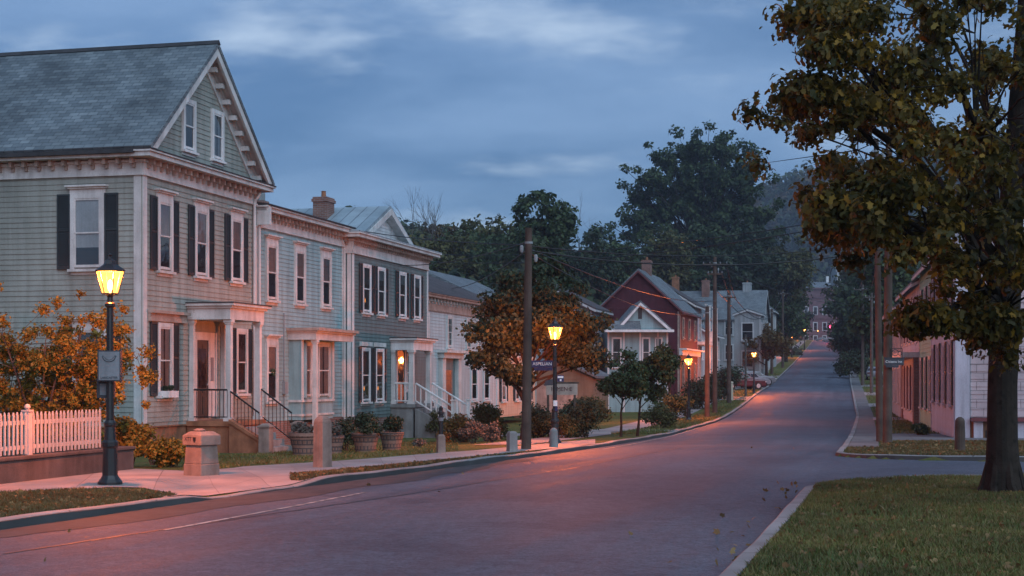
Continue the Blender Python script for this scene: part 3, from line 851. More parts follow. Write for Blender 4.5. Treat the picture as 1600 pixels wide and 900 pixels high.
mb = MB(); mb.prism([(-.50, T2 + .004), (-.50, T2 + .05), (4.5, T2 + .75), (9, T2 + .06), (9, T2 + .004)], lambda a, p, q: (a, p, q), -.02, L2 + .02); mb.build('roof', 'tar', h2, fix=True)
chimney(h2, 3.9, 1.5, T2, T2 + .62, .24, .20, 'brick', 1.0)
for uc, f_ in ((1.24, 'half'), (3.68, 'half'), (6.15, 'half')): window(h2, FR, uc, 4.42, .70, 1.72, 'white', None, 1, f_)
window(h2, FR, 1.24, 1.12, .70, 1.78, 'white', None, 1, 'half')
mb = MB(); mb.tube([(1.24 + .10 * math.cos(k * math.pi / 8), -.10, 2.02 + .10 * math.sin(k * math.pi / 8)) for k in range(17)], [.03 + .008 * (k % 2) for k in range(17)], 6, 0, False); mb.build('wreath', 'dkgreen', h2)
mb = MB(); mb.box(2.15, 0, 1.3, 2.42, .13, 1.72, 0, FR); mb.box(2.26, .02, 1.72, 2.30, .06, 4.0, 0, FR); mb.box(2.26, .02, .5, 2.30, .06, 1.3, 0, FR); mb.build('electric_meter', 'greywall', h2)
# bay and canopy
mb = MB(); mb.box(2.75, 0, .42, 5.75, .46, 3.12, 1, FR); mb.box(2.72, .0, .55, 5.78, .50, .62, 0, FR); mb.box(2.70, 0, 1.02, 5.80, .51, 1.10, 0, FR)
for X_ in (2.73, 3.62, 5.62): mb.box(X_, .46, 1.1, X_ + .15, .505, 3.12, 0, FR)
bay = mb.build('bay', ['white', 'teal'], h2)
BF = lambda u, o, z: (u, -.46 - o, z)
BS = lambda u, o, z: (2.75 - o, -u, z)
window(bay, BF, 3.28, 1.22, .42, 1.75, 'white', None, 0, 'lace', case=.07, sill=0)
window(bay, BF, 4.72, 1.22, .95, 1.75, 'white', None, 0, 'lace', case=.10, sill=0)
mb = MB(); mb.box(2.66, 0, 3.12, 6.3, 1.02, 3.36, 0, FR); mb.box(2.6, 0, 3.36, 6.36, 1.10, 3.42, 0, FR); cn = mb.build('canopy', 'white', h2)
mb = MB(); mb.box(2.5, .0, 3.421, 6.44, 1.20, 3.52, 0, FR); mb.build('canopy_edge', 'rust', cn)
post_col('porch_column', h2, 2.86, -.92, -.3, 3.12, .075)
mb = MB(); mb.box(5.9, 0, .3, 6.05, .05, 3.12, 0, FR); mb.build('pilaster', 'white', h2)
gutter_pipe(h2, FR, .12, .2, T2 - .3)

# ---- house 3: dark green grey, with a pediment on the roof
x, y = frame(15.6, -.3)
h3 = thing('clapboard_house', 'dark grey green clapboard house with added lamp glints in its windows and white balustraded stoop', 'house', (x, y, 0), ANG)
L3, T3 = 9.45, 7.20
mb = MB(); mb.box(0, 0, .3, L3, 9, T3 - .1); clap(mb, FR, .16, L3 - .16, .42, T3 - .64, .135); clap(mb, SL, .16, 8.9, .42, T3 - .64, .135); mb.build('wall', 'moss', h3)
mb = MB(); mb.box(0, 0, .4, .17, .035, T3 - .62, 0, FR); mb.box(L3 - .17, 0, .4, L3, .035, T3 - .62, 0, FR); mb.box(.035, 0, .4, .17, .035, T3 - .62, 0, SL); mb.build('corner_board', 'cleanwhite', h3)
mb = MB(); mb.box(.02, .02, -.8, L3 - .02, 8.9, .40); mb.build('foundation', 'brick', h3)
mb = MB(); cornice(mb, FR, 0, L3, T3, .44, .42, .22, 1, 1, dsz=.07); cornice(mb, SL, .002, 8.9, T3, .44, .42, .3, 0, 0); mb.build('eaves_cornice', ['white', 'rust'], h3)
mb = MB()
g0, gc, g1, gz = 2.6, 6.0, 9.4, 8.75
mb.prism([(g0 - .25, T3 + .003), (gc, gz), (g1 + .25, T3 + .003), (g1 + .25, T3 + .10), (gc, gz + .12), (g0 - .25, T3 + .10)], lambda a, p, q: (p, a, q), .5, 9)
mb.prism([(-.5, T3 + .004), (-.5, T3 + .05), (2.2, T3 + .5), (9, T3 + .5), (9, T3 + .004)], lambda a, p, q: (a, p, q), -.48, L3 + .5)
rf3 = mb.build('roof', 'metalroof', h3, fix=True)
mb = MB(); glim3 = lambda z: (gc - (gz - z) / (gz - T3) * (gc - g0), gc + (gz - z) / (gz - T3) * (g1 - gc))
clap(mb, FR, 0, 1, T3 + .1, gz - .05, .135, glim3, -.85); mb.prism([(g0, T3 + .01), (gc, gz - .02), (g1, T3 + .01)], lambda a, p, q: (p, a, q), .86, 8.9)
mb.build('pediment', 'cleanwhite', rf3, fix=True)
mb = MB()
for s_, gx in ((-1, g0 - .25), (1, g1 + .25)):
    mb.prism([(gc, gz), (gx, T3 + .003), (gx - s_ * .55, T3 + .004), (gc, gz - .24)], lambda a, p, q: (p, a, q), .46, .84)
mb.build('rake_trim', 'white', rf3, fix=True)
chimney(h3, 4.9, 3.0, T3 + .5, 9.15, .42, .3)
for uc, f_ in ((1.5, 'glint'), (3.2, 'warm'), (5.83, 'warm'), (7.8, 'warm')): window(h3, FR, uc, 4.36, .74, 1.70, 'cleanwhite', 'shutter', 0, f_, .34, case=.09)
for uc, f_ in ((1.4, 'glint'), (3.0, 'glint')): window(h3, FR, uc, .98, .78, 1.92, 'cleanwhite', 'shutter', 0, f_, .26, case=.09)
mb = MB()
for uc in (1.4, 3.0): mb.box(uc - .6, 0, 3.04, uc + .6, .12, 3.20, 0, FR)
mb.build('belt_cornice', 'white', h3)
porch(h3, 4.50, 7.0, .95, .80, 2.95, 3.42, 0, [(4.60, .84, .10), (6.88, .84, .10), (4.56, .09, .08), (6.9, .09, .08)], 'cement', 'cleanwhite')
mb = MB(); mb.box(5.0, 0, .82, 5.14, .08, 2.95, 0, FR); mb.box(6.1, 0, .82, 6.24, .08, 2.95, 0, FR); mb.build('door_frame', 'cleanwhite', h3)
mb = MB(); mb.box(5.14, 0, .82, 6.1, .04, 2.95, 0, FR)
for za, zb in ((.95, 1.5), (1.6, 2.8)): mb.box(5.26, .04, za, 5.98, .056, zb, 0, FR)
d3 = mb.build('door', 'door', h3)
g = MB(); g.box(5.32, .057, 1.68, 5.92, .060, 2.72, 0, FR); g.build('door_pane', 'glass', d3)
window(h3, lambda u, o, z: (u, -o, z), 6.58, 1.3, .34, 1.5, 'cleanwhite', None, 0, 'dark', case=.05, sill=0, name='sidelight')
balus(h3, (4.55, -.1), (4.55, -.90), 1.62, .92, 5, 'cleanwhite', .022, 1)
NS = 5
for X_, nm in ((4.62, 'railing'), (6.86, 'railing')): balus(h3, (X_, -1.0), (X_, -2.5), 1.62, .92, 7, 'cleanwhite', .022, 1, nm, .72)
for X_ in (4.62, 6.86):
    mb = MB(); mb.obox((X_, -2.56), .07, .07, -.6, .92); mb.obox((X_, -2.56), .10, .10, .92, .98); mb.build('newel_post', 'cleanwhite', h3)
mb = MB()
for k in range(NS):
    zt = .80 - .18 * (k + 1); mb.box(4.7, -1.0 - .3 * (k + 1), -.8, 6.78, -1.0 - .3 * k, zt)
mb.build('steps', 'cement', h3)
mb = MB(); mb.prism([(-1.0, -.8), (-2.55, -.8), (-2.55, -.16), (-1.0, .62)], lambda a, p, q: (a, p, q), 4.54, 4.69); mb.build('step_cheek', 'cement', h3, fix=True)
gutter_pipe(h3, SL, .25, .2, T3 - .3)

# ---- house 4: pale blue white, brown roof
x, y = frame(25.3, .5)
h4 = thing('clapboard_house', 'low pale blue white clapboard house with brown shingle roof behind the street tree', 'house', (x, y, 0), ANG)
L4, T4 = 14.8, 5.62
mb = MB(); mb.box(0, 0, -.1, L4, 9, T4 - .1); clap(mb, FR, .16, L4 - .16, .1, T4 - .6, .145); clap(mb, SL, .2, 8.9, .1, T4 - .6, .145); mb.build('wall', 'paleblue', h4)
mb = MB(); cornice(mb, FR, 0, L4, T4, .36, .42, .5, 1, 1); cornice(mb, SL, .002, 8.9, T4, .36, .42, .5, 0, 0); mb.build('eaves_cornice', ['rust', 'white'], h4)
mb = MB(); a = (-.45, -.45, T4 + .004); b = (L4 + .45, -.45, T4 + .004); c_ = (L4 + .45, 9.4, T4 + .004); d_ = (-.45, 9.4, T4 + .004); r0 = (3.2, 4.5, 7.75); r1 = (L4 - 3.2, 4.5, 7.75)
mb.poly([a, b, r1, r0]); mb.poly([b, c_, r1]); mb.poly([c_, d_, r0, r1]); mb.poly([d_, a, r0]); mb.poly([d_, c_, b, a]); mb.build('roof', 'brownroof', h4, fix=True)
mb = MB(); mb.box(0, 0, -.1, .2, .04, T4 - .6, 0, FR); mb.box(L4 - .35, 0, -.1, L4, .07, T4 - .6, 0, FR); mb.box(L4 - 4.2, 0, -.1, L4 - 3.9, .06, T4 - .6, 0, FR); mb.build('corner_board', 'cleanwhite', h4)
mb = MB(); mb.box(.0, 0, -.9, L4, .05, -.1, 0, FR); mb.build('foundation', 'cement', h4)
for uc in (2.0, 5.7, 9.0, 12.2): window(h4, FR, uc, 3.30, .62, 1.35, 'white', None, 0, 'dark', grid=2)
for uc in (10.0, 12.4): window(h4, FR, uc, .75, .95, 1.55, 'cleanwhite', None, 0, 'dark')
mb = MB(); mb.box(4.0, 0, -.2, 4.5, .22, 2.75, 0, FR); mb.box(6.6, 0, -.2, 7.1, .22, 2.75, 0, FR); mb.box(3.9, 0, 2.75, 7.2, .30, 3.0, 0, FR); mb.box(3.75, 0, 3.0, 7.35, .5, 3.12, 0, FR); mb.build('door_surround', 'white', h4)
mb = MB(); mb.box(4.5, 0, -.2, 6.6, .03, 2.75, 0, FR); mb.box(4.95, .03, -.1, 5.95, .06, 2.2, 1, FR); mb.build('door', ['moss', 'door'], h4)
chimney(h4, 9.5, 4.5, 7.4, 8.6, .5, .35, 'greywall')

# ---- house 5: cream, behind the lamp
x, y = frame(40.5, .9)
h5 = thing('clapboard_house', 'cream clapboard house with green corner boards lit orange by the lamp behind the tree', 'house', (x, y, 0), ANG)
L5, T5 = 10.2, 5.6
mb = MB(); mb.box(0, 0, -.3, L5, 8, T5 - .1); clap(mb, FR, .3, L5 - .3, -.2, T5 - .5, .15); clap(mb, SL, .3, 7.9, -.2, T5 - .5, .15); mb.build('wall', 'peach', h5)
mb = MB(); mb.box(0, 0, -.3, .3, .05, T5 - .5, 0, FR); mb.box(L5 - .3, 0, -.3, L5, .05, T5 - .5, 0, FR); mb.box(.05, 0, -.3, .3, .05, T5 - .5, 0, SL); mb.build('corner_board', 'teal', h5)
mb = MB(); cornice(mb, FR, 0, L5, T5, .3, .3, .5, 1, 1); mb.build('eaves_cornice', ['white', 'rust'], h5)
mb = MB(); mb.prism([(-.4, T5 + .004), (4, 7.6), (8.4, T5 + .004), (8.4, T5 + .12), (4, 7.75), (-.4, T5 + .12)], lambda a, p, q: (a, p, q), -.3, L5 + .3); mb.prism([(-.1, T5 - .1), (4, 7.55), (8, T5 - .1)], lambda a, p, q: (a, p, q), 0, L5); mb.build('roof', 'greyroof', h5, fix=True)
for uc in (2.3, 5.4, 8.2): window(h5, FR, uc, .6, .8, 1.6, 'cleanwhite', 'shutter', 0, 'blind'); window(h5, FR, uc, 3.1, .8, 1.4, 'cleanwhite', 'shutter', 0, 'dark')

# ---- generic farther buildings (rx: ridge along the street?)
def house(name, label, org, ang, L, D, zb, ze, wall, roof, rise, ridge='x', trim='white', rows=(), cols=3, sides='FN', sh=None, over=.35, clap_p=.16, wfill=('blind', 'dark', 'half'), nearcols=2, chim=None, ww=.8, cat='house', near='L', flat=0):
    """box house in a street frame: front at y=0, near side x=0 (near='L') or x=L (near='R')"""
    h = thing(name, label, cat, (org[0], org[1], 0), ang)
    NS_ = (lambda u, o, z: (-o, u, z)) if near == 'L' else (lambda u, o, z: (L + o, u, z))
    mb = MB(); mb.box(0, 0, zb - 1.5, L, D, ze)
    if clap_p:
        clap(mb, FR, .12, L - .12, zb + .3, ze - .3, clap_p); clap(mb, NS_, .12, D - .1, zb + .3, ze - .3, clap_p)
    if not flat:
        if ridge == 'x':
            mb.prism([(0, ze), (D / 2, ze + rise), (D, ze)], lambda a, p, q: (a, p, q), 0.001, L - .001)
            if clap_p: clap(mb, NS_, 0, D, ze, ze + rise - .1, clap_p, lambda z: ((z - ze) / rise * D / 2, D - (z - ze) / rise * D / 2))
        else:
            mb.prism([(0, ze), (L / 2, ze + rise), (L, ze)], lambda a, p, q: (p, a, q), 0.001, D - .001)
            if clap_p: clap(mb, FR, 0, L, ze, ze + rise - .1, clap_p, lambda z: ((z - ze) / rise * L / 2, L - (z - ze) / rise * L / 2))
    mb.build('wall', wall, h, fix=not clap_p)
    mb = MB()
    if flat:
        mb.box(-.05, -.05, ze + .002, L + .05, D, ze + .10); r = mb.build('roof', roof, h)
        k = MB(); cornice(k, FR, 0, L, ze + .0, .3, .4, .6, .5, .5); cornice(k, NS_, .002, D, ze, .3, .4, .6, 0, 0); k.build('eaves_cornice', [trim, trim], h)
    else:
        t = .14
        if ridge == 'x':
            sl = rise / (D / 2); e = over
            mb.prism([(-e, ze - e * sl + .01), (D / 2, ze + rise + .01), (D + e, ze - e * sl + .01), (D + e, ze - e * sl + t), (D / 2, ze + rise + t * 1.1), (-e, ze - e * sl + t)], lambda a, p, q: (a, p, q), -over, L + over)
        else:
            sl = rise / (L / 2); e = over
            mb.prism([(-e, ze - e * sl + .01), (L / 2, ze + rise + .01), (L + e, ze - e * sl + .01), (L + e, ze - e * sl + t), (L / 2, ze + rise + t * 1.1), (-e, ze - e * sl + t)], lambda a, p, q: (p, a, q), -over, D + over)
        r = mb.build('roof', roof, h, fix=True)
        k = MB()
        if ridge == 'x':
            xa, xb = (-over - .02, -over + .05) if near == 'L' else (L + over - .05, L + over + .02)
            k.prism([(-e, ze - e * sl - .14), (D / 2, ze + rise - .16), (D + e, ze - e * sl - .14), (D + e, ze - e * sl + .02), (D / 2, ze + rise + .02), (-e, ze - e * sl + .02)], lambda a, p, q: (a, p, q), xa, xb)
            k.box(-over, over - .02, ze - over * sl - .10, L + over, over + .03, ze - over * sl + .02, 0, FR)
        else:
            k.prism([(-e, ze - e * sl - .14), (L / 2, ze + rise - .16), (L + e, ze - e * sl - .14), (L + e, ze - e * sl + .02), (L / 2, ze + rise + .02), (-e, ze - e * sl + .02)], lambda a, p, q: (p, a, q), -over - .02, -over + .05)
        k.build('fascia', trim, r, fix=True)
    mb = MB()
    mb.box(0, 0, zb, .14, .035, ze - .2, 0, FR); mb.box(L - .14, 0, zb, L, .035, ze - .2, 0, FR); mb.box(.036, 0, zb, .16, .035, ze - .2, 0, NS_)
    mb.build('corner_board', trim, h)
    i = 0
    for (z0, hh) in rows:
        for c in range(cols):
            if 'F' in sides: window(h, FR, L * (c + .5) / cols, z0, ww, hh, trim, sh, 0, wfill[i % len(wfill)], .34, case=.10); i += 1
        for c in range(nearcols):
            if 'N' in sides: window(h, NS_, D * (c + .5) / nearcols if near == 'L' else D * (c + .5) / nearcols, z0, ww, hh, trim, None, 0, wfill[i % len(wfill)], .34, case=.10); i += 1
    for c in (chim or ()): chimney(h, *c)
    return h

def lfr(px, d): return (at(px, d), d)
# grey blue house and its tan garage, left of the turquoise cottage
h6 = house('clapboard_house', 'blue grey house with pale gable just left of the turquoise cottage', (5.4, 103), ANG, 6, 8, -.4, 6.6, 'bluegrey', 'brownroof', 2.0, 'x', 'lightgrey', ((3.6, 1.4), (.7, 1.5)), 2, 'FN')
g6 = thing('garage', 'low tan garage with sloping grey roof behind the hanging shop sign', 'garage', (5.0, 93.0, 0), ANG)
mb = MB(); mb.box(0, 0, -1.4, 5, 5, 1.9); clap(mb, SL, 0, 5, -.5, 1.9, .16); mb.prism([(0, 1.9), (2.5, 3.0), (5, 1.9)], lambda a, p, q: (a, p, q), .001, 5); mb.build('wall', 'tan', g6)
mb = MB(); mb.prism([(-.3, 1.8), (2.5, 3.03), (5.3, 1.8), (5.3, 1.93), (2.5, 3.2), (-.3, 1.93)], lambda a, p, q: (a, p, q), -.3, 5.3); mb.build('roof', 'greyroof', g6, fix=True)
mb = MB(); mb.box(1.0, .0, -1.0, 4.2, .05, 1.4, 0, SL); mb.build('door', 'rust', g6)
# turquoise cottage: low body with hipped wing, gable turned to the viewer
hc = thing('cottage', 'small turquoise cottage with white trimmed gable and slit vent', 'house', (0, 0, 0))
d0 = 102.0; xa, xb = at(949, d0), at(1044, d0); zw, za = 5.05, 6.9
mb = MB(); FC = lambda u, o, z: (xa + u, d0 - o, z); W = xb - xa
mb.box(xa, d0, -2, xb, d0 + 9, zw); clap(mb, FC, .1, W - .1, -.6, zw - .2, .15)
gl, gr = at(966, d0) - xa, W + .05; gm = at(1000, d0) - xa
clap(mb, FC, 0, 1, zw + .15, za - .05, .15, lambda z: (gm - (za - z) / (za - zw) * (gm - gl), gm + (za - z) / (za - zw) * (gr - gm)))
mb.prism([(xa + gl, zw), (xa + gm, za - .02), (xa + gr, zw)], lambda a, p, q: (p, a, q), d0 + .002, d0 + 6); mb.build('wall', 'teal', hc)
mb = MB()
mb.prism([(xa + gl - .3, zw - .12), (xa + gm, za), (xa + gr + .3, zw - .12), (xa + gr + .3, zw), (xa + gm, za + .14), (xa + gl - .3, zw)], lambda a, p, q: (p, a, q), d0 - .35, d0 + 8)
mb.prism([(d0 - .9, zw + .0), (d0 - .02, zw + .62), (d0 - .02, zw + .0)], lambda a, p, q: (a, p, q), xa - .3, xa + gm); mb.build('roof', 'greyroof', hc, fix=True)
mb = MB()
for s_, gx in ((-1, xa + gl - .3), (1, xa + gr + .3)): mb.prism([(xa + gm, za - .01), (gx, zw - .12), (gx - s_ * .25, zw - .12), (xa + gm, za - .2)], lambda a, p, q: (p, a, q), d0 - .42, d0 - .352)
mb.box(xa - .35, d0 - 1.0, zw - .16, xb + .3, d0 - .03, zw - .001)
for u in (0, 1.05, W / 2 + .1, W - .75, W - .12): mb.box(u, 0, -.6, u + .12, .05, zw - .16, 0, FC)
mb.build('fascia', 'cleanwhite', hc, fix=True)
mb = MB(); mb.box(gm - .13, .0, zw + .75, gm + .13, .05, zw + 1.5, 0, FC); mb.build('gable_vent', 'shutter', hc)
for u, w_ in ((.62, .55), (2.6, .45), (3.45, .4)): window(hc, FC, u, 2.6, w_, 1.9, 'cleanwhite', None, 0, 'dark', case=.06)
# red barn like house
xr0 = at(953, 118.0); 
h7 = house('wooden_house', 'deep red wooden house with tall gable and white corner windows', (at(1062, 117.5), 117.5), ANG, 11, 6.4, -.2, 7.2, 'barn', 'greyroof', 3.0, 'x', 'rust', ((5.0, 1.5), (1.2, 1.8)), 3, 'F', None, .3, .22, chim=[(4, 3.2, 9.8, 11.3, .45, .35, 'brick')])
for o_ in h7.children:
    for q_ in o_.children:
        if q_.name.startswith('fascia'): q_.data.materials.clear(); q_.data.materials.append(M['shutter_red'])
mb = MB(); mb.box(-.35, -.25, 3.6, 11.2, -.0, 4.0); mb.box(-.4, -.6, 4.0, 11.3, 0, 4.12); mb.build('belt_cornice', 'white', h7)
mb = MB(); mb.box(.4, 0, 0, 5.6, .28, 3.4, 0, lambda u, o, z: (-o, u, z)); mb.build('shopfront', 'barn', h7)
# balcony house
h8 = house('wooden_house', 'house with dark hipped roof and white upstairs balcony past the red house', (at(1078, 131), 131), ANG, 8, 7, .4, 8.4, 'pinkwall', 'brownroof', 2.2, 'x', 'white', ((5.4, 1.9), (1.8, 2.0)), 3, 'FN', None, .6, 0, ('dark',), 2)
mb = MB(); mb.box(-.2, 0, 4.7, 8.2, 1.5, 4.95, 0, FR); bal = mb.build('balcony', 'white', h8)
balus(h8, (-.1, -1.42), (8.1, -1.42), 5.95, 5.05, 30, 'white', .025, 1, 'railing')
for X_ in (0, 2.7, 5.4, 8.1): post_col('porch_column', h8, X_, -1.4, .1, 4.7, .10); post_col('porch_column', h8, X_, -1.4, 4.95, 8.2, .08)
# white verandah house with sloping roof
h9 = house('wooden_house', 'white verandah house with pale curved roof above dark shrubs', (at(1108, 150), 150.0), ANG, 9, 9, .9, 6.3, 'lightgrey', 'greyroof', 2.6, 'x', 'cleanwhite', ((3.7, 1.8),), 5, 'FN', None, .5, .2, ('dark',), 4, None, .9)
# big grey building and white wing
h10 = house('grey_building', 'large plain grey building with long grey roof and chimneys', (at(1190, 182), 182.0), ANG, 10, 13, 2, 9.0, 'greywall', 'greyroof', 3.5, 'y', 'lightgrey', ((7.0, 1.8), (4.0, 1.8)), 3, 'FN', None, .35, 0, ('dark', 'blind'), 5, [(4.6, 11.0, 11.5, 14.4, .5, .4, 'brownstone'), (4.4, 7.2, 11.5, 13.9, .6, .45, 'brick'), (5.4, 2.2, 11.5, 13.6, .7, .5, 'greywall')], .9, 'building')
h11 = house('white_building', 'narrow pale building with dark windows above the parked cars', (at(1184, 170), 168.0), ANG, 4, 2.9, 2, 8.9, 'greywall', 'greyroof', .5, 'x', 'lightgrey', ((6.0, 1.9), (3.0, 1.8)), 2, 'FN', None, .2, 0, ('dark',), 1, None, 1.2, 'building')
h12 = house('white_gable_house', 'white gabled house just past the grey building', (at(1206, 214), 214.0), ANG, 8, 6, 3, 11.5, 'lightgrey', 'greyroof', 2.4, 'x', 'cleanwhite', ((9.0, 1.6), (5.5, 1.6)), 2, 'FN', None, .35, .25, ('dark',), 2)
# brick block at the head of the street
xx, yy = at(1251, 596), 596.0
h13 = thing('brick_building', 'dusky brick block with white windows closing the far end of the street', 'building', (xx, yy, 0))
WB = at(1314, 596) - xx; zb_, zt_ = 14.0, 36.6
mb = MB(); mb.box(0, 0, zb_ - 4, WB, 14, zt_); mb.build('wall', 'purplebrick', h13)
mb = MB(); mb.box(0, 0, zt_ - 3.4, WB, .35, zt_ - 3.0, 0, FR); mb.box(0, 0, 25.0, WB, .4, 25.6, 0, FR); mb.box(-.2, 0, zt_, WB + .2, .7, zt_ + .6, 0, FR); mb.build('belt_cornice', 'purplebrick', h13)
mb = MB(); mb.prism([(-.5, zt_ + .61), (5, zt_ + 3.2), (10, zt_ + 3.2), (14, zt_ + .61)], lambda a, p, q: (a, p, q), .5, WB - .5); mb.build('roof', 'greyroof', h13, fix=True)
for zz, hh in ((26.6, 3.0), (20.4, 3.0), (15.4, 2.8)):
    for uc in (2.2, 5.8, 9.4, 13.2): window(h13, FR, uc, zz, 1.3, hh, 'lightgrey', None, 0, 'dark', case=.28)
chimney(h13, 2.5, 6, zt_ + 2, zt_ + 5.0, .8, .6); chimney(h13, 11.5, 5, zt_ + 2, zt_ + 5.4, .5, .5, 'cleanwhite')
# white house high on the hill
h14 = house('hill_house', 'white house standing among trees on the hillside', (at(1308, 420), 420.0), 0, 6.5, 8, 28, 31.6, 'lightgrey', 'greyroof', 2.2, 'x', 'cleanwhite', ((29.0, 1.5),), 3, 'F', None, .4, .2, ('dark',), 2)

# ---- right-hand side of the street: x axis runs back towards the camera
ANR = math.atan2(-.9806, -.196)
def rframe(d, back=0):                            # building line on the right at depth d
    return (15.2 + .2 * (d - 52) + back * .98, d - back * .196)
def rhouse(name, label, dfar, L, back, *a, **k):
    return house(name, label, rframe(dfar, back), ANR, L, *a, near='R', **k)
r1 = rhouse('shingled_house', 'pale pink shingled house on the right with dark shuttered windows', 62.4, 10.6, 0, 10, -.5, 6.8, 'pinkwall', 'brownroof', 3.2, 'x', 'pinkwall', ((3.9, 1.9), (.95, 2.1)), 4, 'F', 'shutter', .35, .28, ww=.7)
# shingle skin, corner and basement ledge on the side that faces the camera
NR = lambda u, o, z: (10.6 + o, u, z)
mb = MB()
for k in range(24):
    z = .5 + .26 * k; mb.poly([NR(.5, .060, z), NR(10, .060, z), NR(10, .040, z + .26), NR(.5, .040, z + .26)]); mb.poly([NR(.5, .03, z), NR(10, .03, z), NR(10, .060, z), NR(.5, .060, z)])
mb.build('shingle_cladding', 'shingle', r1)
mb = MB(); mb.box(0, .037, -.6, .48, .09, 6.7, 0, NR); mb.build('corner_pilaster', 'pinkwall', r1)
mb = MB(); mb.box(.5, .0, .36, 10, .38, .48, 0, NR); mb.build('water_table', 'shutter_red', r1)
mb = MB(); mb.box(.5, .0, -.8, 10, .036, .36, 1, NR)
for k in range(7): mb.box(.6 + 1.35 * k, .036, -.8, .9 + 1.35 * k, .22, .36, 0, NR)
mb.build('basement_wall', ['pinkwall', 'brownstone'], r1)
mb = MB()
for k in range(7): mb.box(1.0 + 1.35 * k, .037, -.55, 1.8 + 1.35 * k, .06, .05, 0, NR)
mb.build('basement_grille', 'iron', r1)
r2 = rhouse('boarded_house', 'mint green boarded house on the right between the pink house and the shop', 73.8, 11.2, .3, 9, -.5, 6.9, 'mint', 'greyroof', 2.8, 'x', 'white', ((3.9, 2.0), (.5, 2.2)), 4, 'F', 'shutter', .35, .2, ww=.75)
r3 = rhouse('shop_house', 'pale shop house with dark red shutters on the right', 88, 14, .3, 9, -.6, 6.6, 'pinkwall', 'greyroof', 2.4, 'x', 'white', ((3.8, 2.0), (.2, 2.2)), 5, 'F', 'shutter_red', .4, .3, ww=.7)
mb = MB(); mb.box(0, 0, 2.85, 14, .9, 3.1, 0, FR); mb.build('shop_canopy', 'white', r3)
mb = MB(); mb.box(13.2, 0, -.8, 14.0, .28, 2.85, 0, FR); mb.box(0, 0, -.8, .4, .1, 2.85, 0, FR); mb.build('brick_pier', 'brick', r3)
r4 = rhouse('grey_house', 'grey house with steep roof farthest along the right row', 103, 14, .2, 9, -.5, 6.2, 'lightgrey', 'slate', 3.4, 'x', 'white', ((3.6, 1.8), (.4, 2.0)), 5, 'FN', None, .4, .25)

# ------------------------------------------------------------------ street things
def spot(px, d, dz=0.0):
    x = at(px, d); return (x, d, H(x, d) + dz)

def text_mesh(body, size, name, mat, parent, loc, rot, depth=.004, align='CENTER'):
    cu = bpy.data.curves.new('t', 'FONT'); cu.body = body; cu.size = size; cu.extrude = depth; cu.align_x = align; cu.align_y = 'CENTER'
    to = bpy.data.objects.new('t', cu); COL.objects.link(to)
    bpy.context.view_layer.update()
    me = bpy.data.meshes.new_from_object(to.evaluated_get(bpy.context.evaluated_depsgraph_get()))
    bpy.data.objects.remove(to)
    me.materials.clear(); me.materials.append(M[mat])
    o = bpy.data.objects.new(name, me); COL.objects.link(o); o.parent = parent; o.location = loc; o.rotation_euler = rot
    return o

# ---- lamps
def make_lamp():
    t = thing('street_lamp', 'x', 'street lamp', (0, 0, 0), 0, 'lantern street lamps along the street')
    mb = MB()
    mb.lathe([(.20, -.1), (.20, .05), (.16, .10), (.125, .16), (.115, .60), (.135, .64), (.135, .70), (.10, .74), (.085, .95), (.10, .98), (.10, 1.02), (.07, 1.06)], 16)
    mb.build('lamp_base', 'iron', t)
    mb = MB(); mb.lathe([(.066, 1.04), (.055, 2.9), (.085, 2.93), (.085, 2.97), (.05, 3.0), (.045, 3.07), (.06, 3.11), (.06, 3.125)], 12); mb.build('pole', 'iron', t)
    zb, zt, rb, rt = 3.13, 3.50, .125, .225
    g = MB(); g.lathe([(rb, zb), (rt, zt)], 6); gl = g.build('lantern_glass', 'lampglass', t)
    mb = MB()
    for k in range(6):
        a = k * math.pi / 3
        mb.tube([((rb + .006) * math.cos(a), (rb + .006) * math.sin(a), zb), ((rt + .006) * math.cos(a), (rt + .006) * math.sin(a), zt)], .009, 5)
    for r_, z_ in ((rb + .005, zb), (rt + .005, zt)):
        pts = [(r_ * math.cos(k * math.pi / 3), r_ * math.sin(k * math.pi / 3), z_) for k in range(7)]
        mb.tube(pts, .011, 5)
    mb.lathe([(rt + .03, zt + .005), (rt + .02, zt + .02), (.11, zt + .11), (.09, zt + .17), (.03, zt + .2), (.02, zt + .24), (.035, zt + .265), (.004, zt + .30)], 6)
    mb.build('lantern_frame', 'iron', t)
    b = MB(); b.lathe([(.014, 3.12), (.014, 3.17), (.034, 3.20), (.042, 3.26), (.034, 3.33), (.006, 3.36)], 10); b.build('bulb', 'bulb', t, smooth=True)
    return t
LAMPS = [(172, 24.8, 1.0, 'black street lamp with a grey plaque box, beside the white picket fence'),
         (867, 45.6, 1.0, 'lit street lamp holding the navy street name sign, in front of the big street tree'),
         (1076, 84, .98, 'lit street lamp beside the row of brown poles, in front of the red house'),
         (1178, 128, .98, 'lit black street lamp beside the driveway with parked cars'),
         (1237, 285, 1.2, 'small distant lit street lamp at the left kerb near the pale pole'),
         (1257, 385, 1.5, 'farthest left lit street lamp, just left of the brick block'),
         (1309, 470, 1.4, 'distant lit street lamp at the right kerb under the dark trees'),
         (1278, 560, 1.1, 'tiny lit street lamp behind the parked cars at the top of the street')]
lamp0 = make_lamp()
LPOW = 600
